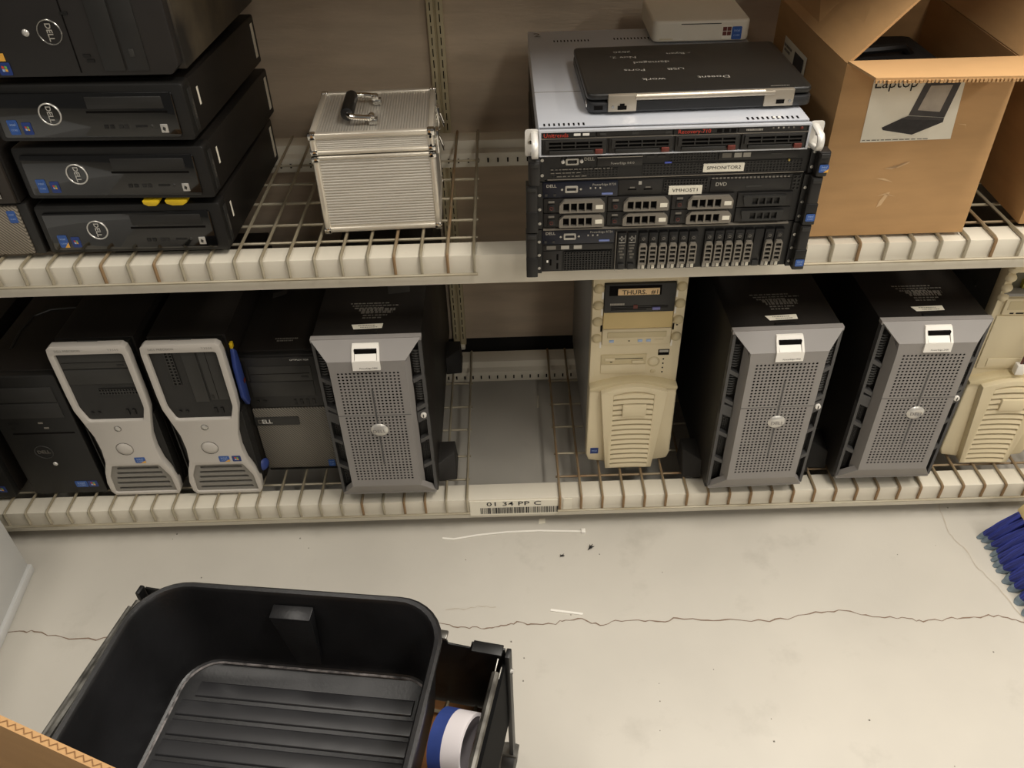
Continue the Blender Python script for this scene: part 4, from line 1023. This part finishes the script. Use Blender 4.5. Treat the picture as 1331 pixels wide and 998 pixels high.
# laptop, hinge side towards the aisle
ZT2 = ZA + HA + .0012
lp = thing('laptop', 'closed black laptop with pale handwriting on its lid, hinge side forward', 'laptop', (.316, -.020, ZT2), math.radians(1.0))
LW, LD = .182, .246
MB().prism(rpoly([(-LW, 0), (LW, 0), (LW, LD), (-LW, LD)], [.016, .016, .012, .012], 4), .0025, .0185, 'xy').build('base', mat('laptop_body', (36, 36, 37), .4, var=.1), lp, .0025, 2)
lid = MB().prism(rpoly([(-LW, .004), (LW, .004), (LW, LD), (-LW, LD)], [.016, .016, .012, .012], 4), .0205, .0315, 'xy').build('lid', mat('laptop_lid', (33, 32, 30), .34, var=.12, vscale=4, rvar=.08), lp, .0035, 3)
HINGE = mat('hinge_silver', (168, 158, 142), .35, metal=.6)
hg = MB().cyl((-.105, .001, .0265), (.118, .001, .0265), .0055, n=14).build('hinge_bar', HINGE, lp, smooth=True)
bx(lp, 'rear_recess', SVB, -.103, .118, -.0008, .004, .0055, .0205)
for x0, x1 in ((-.149, -.103), (.102, .150)): bx(lp, 'hinge_block', HINGE, x0, x1, -.0035, .006, .0045, .0315, .0015)
ej = MB().prism([(-.1335, .008), (-.119, .008), (-.119, .0145), (-.1225, .0145), (-.1225, .018), (-.130, .018), (-.130, .0145), (-.1335, .0145)], -.0042, -.003).build('network_port', SLOT, lp)
bx(lp, 'usb_port', SLOT, .122, .135, -.0042, -.003, .009, .0155)
for x in (-.141, .144): MB().cyl((x, -.003, .013), (x, -.0044, .013), .0024, n=10).build('screw', CHR2, lp)
bx(lp, 'usb_port', SLOT, -.171, -.157, -.0012, .002, .008, .0145)
bx(lp, 'lock_port', CHROME, -.1828, -.1808, .010, .022, .009, .017, .0008)
UPS = (Vector((-1, 0, 0)), Vector((0, -1, 0)))
for s, x, y, z in (('Doesnt', .035, .066, .019), ('work', -.065, .064, .019), ('USB', -.020, .112, .018), ('Ports', -.090, .112, .018), ('damaged', -.055, .150, .019), ('- Ryan', .0, .192, .018), ('Nov 2,', -.100, .180, .018), ('2020', -.098, .210, .017)):
    text(lid, s, z * .82, (x, y, .0319), INKW, UPS, turn=random.uniform(-.05, .05), sx=1.15)
scribble(lid, [(0, 1, .5)], (.115, .012, .0319), TOPV, .03, .006, INKD, seed=4)
for x in (-.16, .16):
    for y in (.03, .21): bx(lp, 'foot', SVB, x - .01, x + .01, y - .006, y + .006, 0, .003)
# white mini computer behind it
mc = thing('mini_computer', 'small white computer with two stickers, behind the laptop', 'computer', (.387, .334, ZT2 - .0004), math.radians(-.6))
MB().prism(rpoly([(-.094, .0), (.094, .0), (.094, .17), (-.094, .17)], .016, 4), .002, .0415, 'xy').build('shell', WPC, mc, .005, 3)
bx(mc, 'disc_slot', SLOT, -.040, .037, -.0006, .002, .0345, .0358)
st = MB().prism(rect(.040, .058, .006, .031), -.0008, .001).build('sticker', PAPER, mc)
for i, (dx, dz) in enumerate(((0, 0), (.0085, 0), (0, .0085), (.0085, .0085))): MB().box(.0412 + dx, .0488 + dx, -.0012, -.0006, .0128 + dz, .0206 + dz - .0004).build('flag_pane', REDT, st)
chip_sticker(mc, .0685, .017, -.0004, .019, .024)
scribble(mc, [(0, 1, .5)], (-.08, -.0006, .007), FRONT, .025, .005, BEIGED, seed=6)
# ------------------------------------------------------------------ upper shelf, right: cardboard boxes
def sheet(parent, name, quad, th, m=(CARD, CARD), bevel=0.0):
    """panel of cardboard from 4 outer corners; thickness th goes inward along -normal; outer face material 0, inner face material 1"""
    q = [Vector(p) for p in quad]; n = (q[1] - q[0]).cross(q[3] - q[0]).normalized() * th
    vs = q + [p - n for p in q]
    b = MB().add(vs, [(0, 1, 2, 3)], 0); b.add(vs, [(7, 6, 5, 4), (0, 4, 5, 1), (1, 5, 6, 2), (2, 6, 7, 3), (3, 7, 4, 0)], 1)
    return b.build(name, list(m), parent, fix=False)
cb = thing('open_box', 'open cardboard box with a printed sheet showing a laptop', 'cardboard box', (.697, .018, ZS))
HB, TH = .313, .0045
xl, xr, xrb, DB = -.1425, .143, .165, .40
sheet(cb, 'front_wall', [(xl, 0, 0), (xr, 0, 0), (xr + .001, .002, HB), (xl + .002, .002, HB)], TH)
sheet(cb, 'side_wall', [(xr, 0, 0), (xrb - .01, DB, 0), (xrb, DB, HB), (xr + .001, .002, HB)], TH)
# left wall with a shallow vertical crease
sheet(cb, 'side_wall', [(xl - .002, .165, 0), (xl, 0, 0), (xl + .002, .002, HB), (xl + .001, .165, HB)], TH)
sheet(cb, 'side_wall', [(xl, DB, 0), (xl - .002, .165, 0), (xl + .001, .165, HB), (xl + .004, DB, HB)], TH)
sheet(cb, 'back_wall', [(xrb - .01, DB, 0), (xl, DB, 0), (xl + .004, DB, HB), (xrb, DB, HB)], TH)
bx(cb, 'bottom', CARD, xl + .002, xr - .002, .003, DB - .004, 0, .006)
# flaps
ff = sheet(cb, 'front_flap', [(xl + .002, .001, HB), (xr + .002, .001, HB), (xr + .004, -.104, HB + .004), (xl + .010, -.098, HB + .006)], .004, (CARDL, CARD))
b = MB(); rnd = random.Random(4)
k = 46
for i in range(k):                               # fluted, ragged free edge of the flap
    x = xl + .010 + (xr - .006 - xl) * i / k; wd = (xr - .006 - xl) / k; y = -.098 - .006 * i / k
    b.box(x, x + wd * rnd.uniform(.45, .8), y - rnd.uniform(.0005, .003), y + .002, HB - .0002 + .006 - .002 * i / k - .004, HB + .0064 - .002 * i / k)
b.build('flap_edge', CARD, ff)
sheet(cb, 'left_flap', [(xl + .002, .165, HB), (xl + .002, .002, HB), (xl + .100, .004, HB + .104), (xl + .094, .165, HB + .112)], .004)
sheet(cb, 'left_flap', [(xl + .004, DB, HB), (xl + .002, .165, HB), (xl + .094, .165, HB + .112), (xl + .060, DB, HB + .13)], .004)
sheet(cb, 'right_flap', [(xr + .001, .002, HB), (xrb, DB, HB), (xrb + .055, DB, HB + .12), (xr + .055, .002, HB + .115)], .004)
sheet(cb, 'back_flap', [(xrb, DB, HB), (xl + .004, DB, HB), (xl + .004, DB + .05, HB + .12), (xrb, DB + .05, HB + .12)], .004)
# printed sheet: laptop picture
def fz(x, z, o): return (x, .002 * z / HB - o, z)
px = lambda x, z: (x - .697, z - ZS)
ps = MB().add([fz(-.0885, .179, .0008), fz(.066, .181, .0008), fz(.060, .296, .0008), fz(-.0905, .296, .0008)], [(0, 1, 2, 3)]).build('printed_sheet', PAPER, cb, fix=False)
GRY = mat('print_gray', (70, 66, 64), .7, var=.2, vscale=60); GRY2 = mat('print_dark', (52, 49, 48), .7, var=.3, vscale=80); GRYL = mat('print_light', (176, 166, 152), .7, var=.15, vscale=50)
def flat(pts, o, m, nm): return MB().add([fz(x, z, o) for x, z in pts], [tuple(range(len(pts)))]).build(nm, m, ps, fix=False)
flat([(-.018, .2245), (.044, .219), (.055, .281), (-.004, .279)], .0012, GRY, 'picture_screen_frame')
flat([(-.005, .233), (.033, .229), (.042, .274), (.006, .2735)], .0016, GRYL, 'picture_screen')
flat([(-.058, .2045), (-.055, .200), (-.003, .1905), (.044, .211), (.044, .2185), (-.018, .2235), (-.027, .220)], .0012, GRY2, 'picture_keyboard')
flat([(-.030, .219), (-.018, .2235), (.044, .2185), (.040, .2145), (-.012, .217)], .0016, GRY, 'picture_hinge')
text(ps, 'Laptop', .026, fz(-.052, .2795, .0014), INK, sx=1.0)
scribble(ps, [(0, 1, .5)], fz(-.086, .182, .0014), FRONT, .115, .003, INKD, seed=3)
# brown tape over the print and scuffed clear tape lower down
TAPE = mat('clear_tape_scuff', (206, 172, 128), .35)
for i, P in enumerate(([(-.035, .130), (-.02, .128), (-.010, .136), (.008, .142), (.006, .139), (-.010, .131)], [(-.045, .112), (-.03, .108), (-.012, .104), (-.030, .112)], [(-.030, .055), (-.022, .060), (-.012, .085), (-.018, .084), (-.027, .068)], [(-.034, .078), (-.02, .08), (.0, .076), (-.02, .083)], [(.070, .207), (.085, .204), (.088, .196), (.085, .206)])):
    MB().add([fz(x, z, .0006) for x, z in P], [tuple(range(len(P)))]).build('tape_scuff', TAPE, cb, fix=False)
# label on the left side
ls = MB().add([(xl - .0022, .318, .222), (xl - .0022, .178, .222), (xl - .0012, .178, .266), (xl - .0012, .318, .266)], [(0, 1, 2, 3)]).build('side_label', PAPER, cb, fix=False)
MB().add([(xl - .0032, .245, .228), (xl - .0032, .19, .228), (xl - .0026, .19, .258), (xl - .0026, .245, .258)], [(0, 1, 2, 3)]).build('label_picture', GRY, ls, fix=False)
scribble(ls, [(0, 1, .6), (.1, .8, .6)], (xl - .0028, .312, .250), (Vector((0, -1, 0)), Vector((0, 0, 1))), .05, .008, INKD, seed=3)
# guessed bag for a dark shape, added to darken the box inside
bag = thing('guessed_bag', 'guessed black bag added to darken the inside of the open cardboard box', 'bag', (.70, .10, ZS + .0062))
MB().prism(rpoly(rect(-.115, .115, 0, .25), .03, 4), .0, .26).build('bag_body', mat('black_fabric', (17, 15, 14), .85, var=.3, vscale=40, bump=.3, bscale=400), bag, .02, 3)
MB().tube([(-.06, .12, .248), (-.05, .12, .262), (.04, .13, .264), (.06, .14, .248)], .008, 8).build('bag_handle', SVB, bag, smooth=True)
# closed box at the right edge
nb = thing('cardboard_box', 'shaded cardboard box at the right edge of the upper shelf', 'cardboard box', (1.16, .03, ZS), math.radians(-3))
MB().box(-.205, .205, 0, .42, 0, .42).build('carton', CARD, nb, .002)
bx(nb, 'tape_strip', TAPE, -.03, .03, -.0008, .421, .4195, .4208)
bx(nb, 'flap_seam', SLOT, -.001, .001, .002, .418, .4196, .4204)

# ------------------------------------------------------------------ foreground: cart with black tub
YAW = math.radians(-13)
ct = thing('utility_cart', 'black metal cart frame holding the plastic tub', 'cart', (-.333, -.503, 0), YAW)      # origin: middle of the far side
CW, CD, ZC = .318, .355, .362
bp = MB().prism([(-CW, .16), (CW, .16), (CW, ZC), (CW - .055, ZC + .004), (CW - .058, ZC - .012), (CW - .095, ZC - .010), (CW - .098, ZC + .004), (-CW, ZC)], -.002, .002).build('back_panel', CARTM, ct, .001)
MB().box(CW - .13, CW - .096, -.004, .012, ZC + .001, ZC + .007).build('hook_lip', RAILM, ct, .0015)
MB().box(CW - .052, CW - .003, -.016, .004, ZC + .001, ZC + .005).build('corner_cap', CARTM, ct, .001)
MB().tube([(CW - .012, -.002, ZC + .003), (CW - .046, -.001, ZC + .003), (CW - .050, -.006, ZC + .003), (CW - .046, -.010, ZC + .003), (CW - .02, -.012, ZC + .003)], .0012, 6).build('wire_clip', RAILM, ct, smooth=True)
MB().tube([(CW - .008, -.018, ZC - .002), (CW - .008, -.05, ZC - .004), (CW - .004, -.055, ZC - .004), (CW, -.05, ZC - .004), (CW, -.03, ZC - .004)], .0012, 6).build('wire_clip', RAILM, ct, smooth=True)
for sx in (-1, 1):
    MB().box(sx * CW - .003, sx * CW + .003, -CD, -.004, .16, ZC - .02).build('side_panel', MATTEB, ct)
    y0 = -.045 if sx > 0 else -.03
    MB().tube([(sx * (CW - .006), y0, ZC), (sx * (CW - .006), -CD, ZC)], .0065, 8).build('top_rail', RAILM, ct, smooth=True)
    if sx < 0: MB().tube([(sx * (CW + .006), y0 - .01, ZC - .004), (sx * (CW + .006), -CD, ZC - .004)], .004, 8).build('top_rail', RAILM, ct, smooth=True)
    for y in (-.004, -CD):
        p = MB().box(sx * CW - (.010 if sx < 0 else -.002), sx * CW + (.010 if sx > 0 else -.002), y - .012, y + .006, .05, ZC + .002).build('post', CARTM, ct, .0015)
        MB().cyl((sx * CW - .012, y - .003, .026), (sx * CW + .012, y - .003, .026), .026, n=18).build('wheel', CHAR, p, .003)
        bx(p, 'fork', RAILM, sx * CW - .016, sx * CW + .016, y - .014, y + .01, .05, .056)
    MB().cyl((sx * CW + sx * .010, -.012, ZC - .04), (sx * CW + sx * .015, -.012, ZC - .04), .004, n=10).build('rivet', LOGO, ct)
tr = bx(ct, 'tray', RUST, -CW + .004, CW - .004, -CD, -.004, .17, .176)
for k in range(12):
    x = -CW + .03 + k * .05
    MB().tube([(x, -.006, .182), (x, -CD, .182)], .003, 6).build('tray_wire', WIRE, ct, smooth=True)
for k in range(3):
    y = -.03 - k * .14
    MB().tube([(-CW + .006, y, .188), (CW - .006, y, .188)], .003, 6).build('tray_wire', WIRE, ct, smooth=True)
# tub
TY = math.radians(-9.5)
tb = thing('plastic_tub', 'large black plastic tub with a ribbed floor, sitting in the cart', 'tub', (-.377, -.709, .262), 0, rot=(0, math.radians(-3.6), TY))
def rr(hx, hy, r, n=8):
    out = []
    for cx, cy, a0 in ((hx - r, hy - r, 0), (-hx + r, hy - r, 90), (-hx + r, -hy + r, 180), (hx - r, -hy + r, 270)):
        for k in range(n + 1):
            a = math.radians(a0 + 90 * k / n); out.append((cx + r * math.cos(a), cy + r * math.sin(a)))
    return out
def loft(rings):
    b = MB(); n = len(rings[0][0]); vs = [(p[0], p[1], z) for ring, z in rings for p in ring]; fs = []
    for k in range(len(rings) - 1):
        for i in range(n): fs.append((k * n + i, k * n + (i + 1) % n, (k + 1) * n + (i + 1) % n, (k + 1) * n + i))
    return b, vs, fs, n
HX, HY, HT = .256, .200, .186
R = [(rr(.206, .160, .052), .004), (rr(.216, .168, .058), 0), (rr(.222, .173, .06), .006), (rr(HX - .008, HY - .008, .076), HT - .014), (rr(HX, HY, .082), HT - .012), (rr(HX + .001, HY + .001, .083), HT - .003), (rr(HX - .003, HY - .003, .08), HT), (rr(HX - .009, HY - .009, .075), HT - .001), (rr(HX - .0125, HY - .0125, .072), HT - .006), (rr(.221, .172, .06), .012), (rr(.213, .165, .055), .006)]
b, vs, fs, n = loft(R)
fs.append(tuple(range(n - 1, -1, -1))); fs.append(tuple(range((len(R) - 1) * n, len(R) * n)))
b.add(vs, fs).build('shell', TOTE, tb, smooth=True)
for k in range(8):
    y = -.125 + k * .0345
    hxk = .205 if abs(y) < .11 else .186
    MB().prism(rpoly([(y - .0145, .0058), (y + .0145, .0058), (y + .012, .0088), (y - .012, .0088)], .0012, 2), -hxk, hxk, 'yz').build('rib', RIBM, tb, smooth=True)
MB().tube([(p[0], p[1], .0085) for p in rr(.2155, .1675, .056)], .0020, 6, True).build('floor_edge', EDGEW, tb, smooth=True)
# handle pocket bulging from the far wall
b = MB(); yt, yb = HY - .015, .170; HQ = HT + .014
b.add([(-.034, yt - .002, HQ - .034), (.034, yt - .002, HQ - .034), (.034, yt - .026, HQ - .038), (-.034, yt - .026, HQ - .038), (-.034, yt - .024, HQ - .046), (.034, yt - .024, HQ - .046), (-.022, yb + .006, .05), (.022, yb + .006, .05), (-.022, yb - .004, .03), (.022, yb - .004, .03)],
      [(0, 1, 2, 3), (3, 2, 5, 4), (4, 5, 9, 8), (0, 3, 4, 8, 6), (1, 7, 9, 5, 2), (6, 8, 9, 7), (0, 6, 7, 1)])
b.build('handle_pocket', TOTE, tb, .002)
# cardboard tube roll and blue bag between tub and rail
ro = thing('tube_roll', 'white cardboard tube in the cart, right of the black tub', 'roll', (-.100, -.700, .308), 0, rot=(0, math.radians(-12), math.radians(-20)))
b = MB(); n = 32
rings = [(-.024, .050), (.028, .050), (.028, .0445), (-.024, .0445)]
vs = [(x, r * math.cos(2 * PI * i / n), r * math.sin(2 * PI * i / n)) for x, r in rings for i in range(n)]
for k in range(4):
    q = (k + 1) % 4
    b.add([vs[k * n + i] for i in range(n)] + [vs[q * n + i] for i in range(n)], [(i, (i + 1) % n, n + (i + 1) % n, n + i) for i in range(n)], 1 if k == 2 else 0)
b.build('tube_wall', [ROLLW, ROLLG], ro, smooth=True)
b = MB(); vs = [(x, r * math.cos(2 * PI * i / n), r * math.sin(2 * PI * i / n)) for x, r in ((-.0242, .0505), (-.002, .0505)) for i in range(n)]
b.add(vs, [(i, (i + 1) % n, n + (i + 1) % n, n + i) for i in range(n)])
b.build('blue_band', BLUEP, ro, smooth=True)

# ------------------------------------------------------------------ gray floor cabinet at the left edge
gc = thing('gray_cabinet', 'light gray steel cabinet standing on the floor at the left edge', 'cabinet', (-1.108, -.092, 0), math.radians(5))
bx(gc, 'body', CABG, -.46, -.016, -.60, .0, .024, .62, .004)
bx(gc, 'plinth', mat('pale_gray_lip', (200, 200, 197), .4), -.46, -.010, -.61, .003, .002, .024, .003)
bx(gc, 'drawer_front', CABG, -.45, -.03, -.612, -.598, .06, .59, .003)

# ------------------------------------------------------------------ carton in the near left corner
yw_ = math.radians(-23)
nc = thing('near_carton', 'cardboard carton cut by the lower left corner, fluted edge showing', 'cardboard box', (-.38, -1.0, 0), yw_)
ZN = .885
for nm, q in (('far_wall', [(.20, .012, 0), (-.25, .012, 0), (-.25, .012, ZN), (.20, .012, ZN)]), ('near_wall', [(-.25, -.25, 0), (.20, -.25, 0), (.20, -.25, ZN - .3), (-.25, -.25, ZN - .3)]),
              ('side_wall', [(.20, -.25, 0), (.20, .012, 0), (.20, .012, ZN - .3), (.20, -.25, ZN - .3)]), ('side_wall', [(-.25, .012, 0), (-.25, -.25, 0), (-.25, -.25, ZN - .3), (-.25, .012, ZN - .3)])):
    sheet(nc, nm, q, .007, (CARD, CARD))
bx(nc, 'bottom', CARD, -.245, .195, -.244, .006, .001, .008)
b = MB(); m_ = 200
pts = []
for i in range(m_ + 1):
    x = -.25 + .45 * i / m_; pts.append((x, .0085 + .0019 * math.sin(i * 2 * PI / 4), ZN + .0006))
vs = []
for p in pts: vs += [(p[0], p[1] - .0005, p[2]), (p[0], p[1] + .0005, p[2])]
b.add(vs, [(2 * i, 2 * i + 1, 2 * i + 3, 2 * i + 2) for i in range(m_)])
b.build('fluting', mat('flute_brown', (128, 92, 56), .9), nc, fix=False)  # wavy ribbon in a darker brown along the carton edge

# ------------------------------------------------------------------ push broom at the right edge
br = thing('push_broom', 'blue bristled broom with gray worn tips on the floor, right edge', 'broom', (1.13, -.068, 0), math.radians(-1))
bl = MB().prism(rpoly([(.010, .080), (.075, .060), (.090, .100), (.028, .122)], .004, 2), -.46, .0, 'xz').build('block', WOOD, br, .003)
first = None
rnd = random.Random(21)
def tuft():
    b = MB(); n = 10; rings = []
    P0 = [Vector((.020, 0, .084)), Vector((-.005, 0, .050)), Vector((-.028, 0, .018)), Vector((-.041, 0, .001))]
    for k, p in enumerate(P0):
        rx, ry = ((.013, .007), (.015, .0088), (.018, .0100), (.015, .0085))[k]
        for i in range(n):
            a = 2 * PI * i / n; j = 1 + (.14 * math.sin(3 * a + k) if k else 0)
            b.v.append((p.x + rx * j * math.cos(a), p.y + ry * j * math.sin(a), max(.0006, p.z + (rx * .35 * math.cos(a) if k == 2 else 0))))
    for k in range(3):
        for i in range(n): b.f.append((k * n + i, k * n + (i + 1) % n, (k + 1) * n + (i + 1) % n, (k + 1) * n + i)); b.mi.append(1 if k == 2 else 0)
    b.f.append(tuple(range(3 * n, 4 * n))); b.mi.append(1); b.f.append(tuple(range(n - 1, -1, -1))); b.mi.append(0)
    return b.build('bristle_tuft', [BRISTLE, BRTIP], br, smooth=True)
for row in range(3):
    for k in range(27):
        if first is None: c = first = tuft()
        else: c = first.copy(); COL.objects.link(c)
        c.location = (row * .022 + rnd.uniform(-.004, .004), -.012 - k * .0165 + rnd.uniform(-.003, .003), 0); c.rotation_euler = (rnd.uniform(-.08, .08), 0, rnd.uniform(-.25, .25)); c.scale = (1, rnd.uniform(.9, 1.15), rnd.uniform(.97, 1.0))
MB().cyl((.055, -.23, .105), (.55, -.23, .95), .012, n=14).build('handle', WOOD, br, smooth=True)
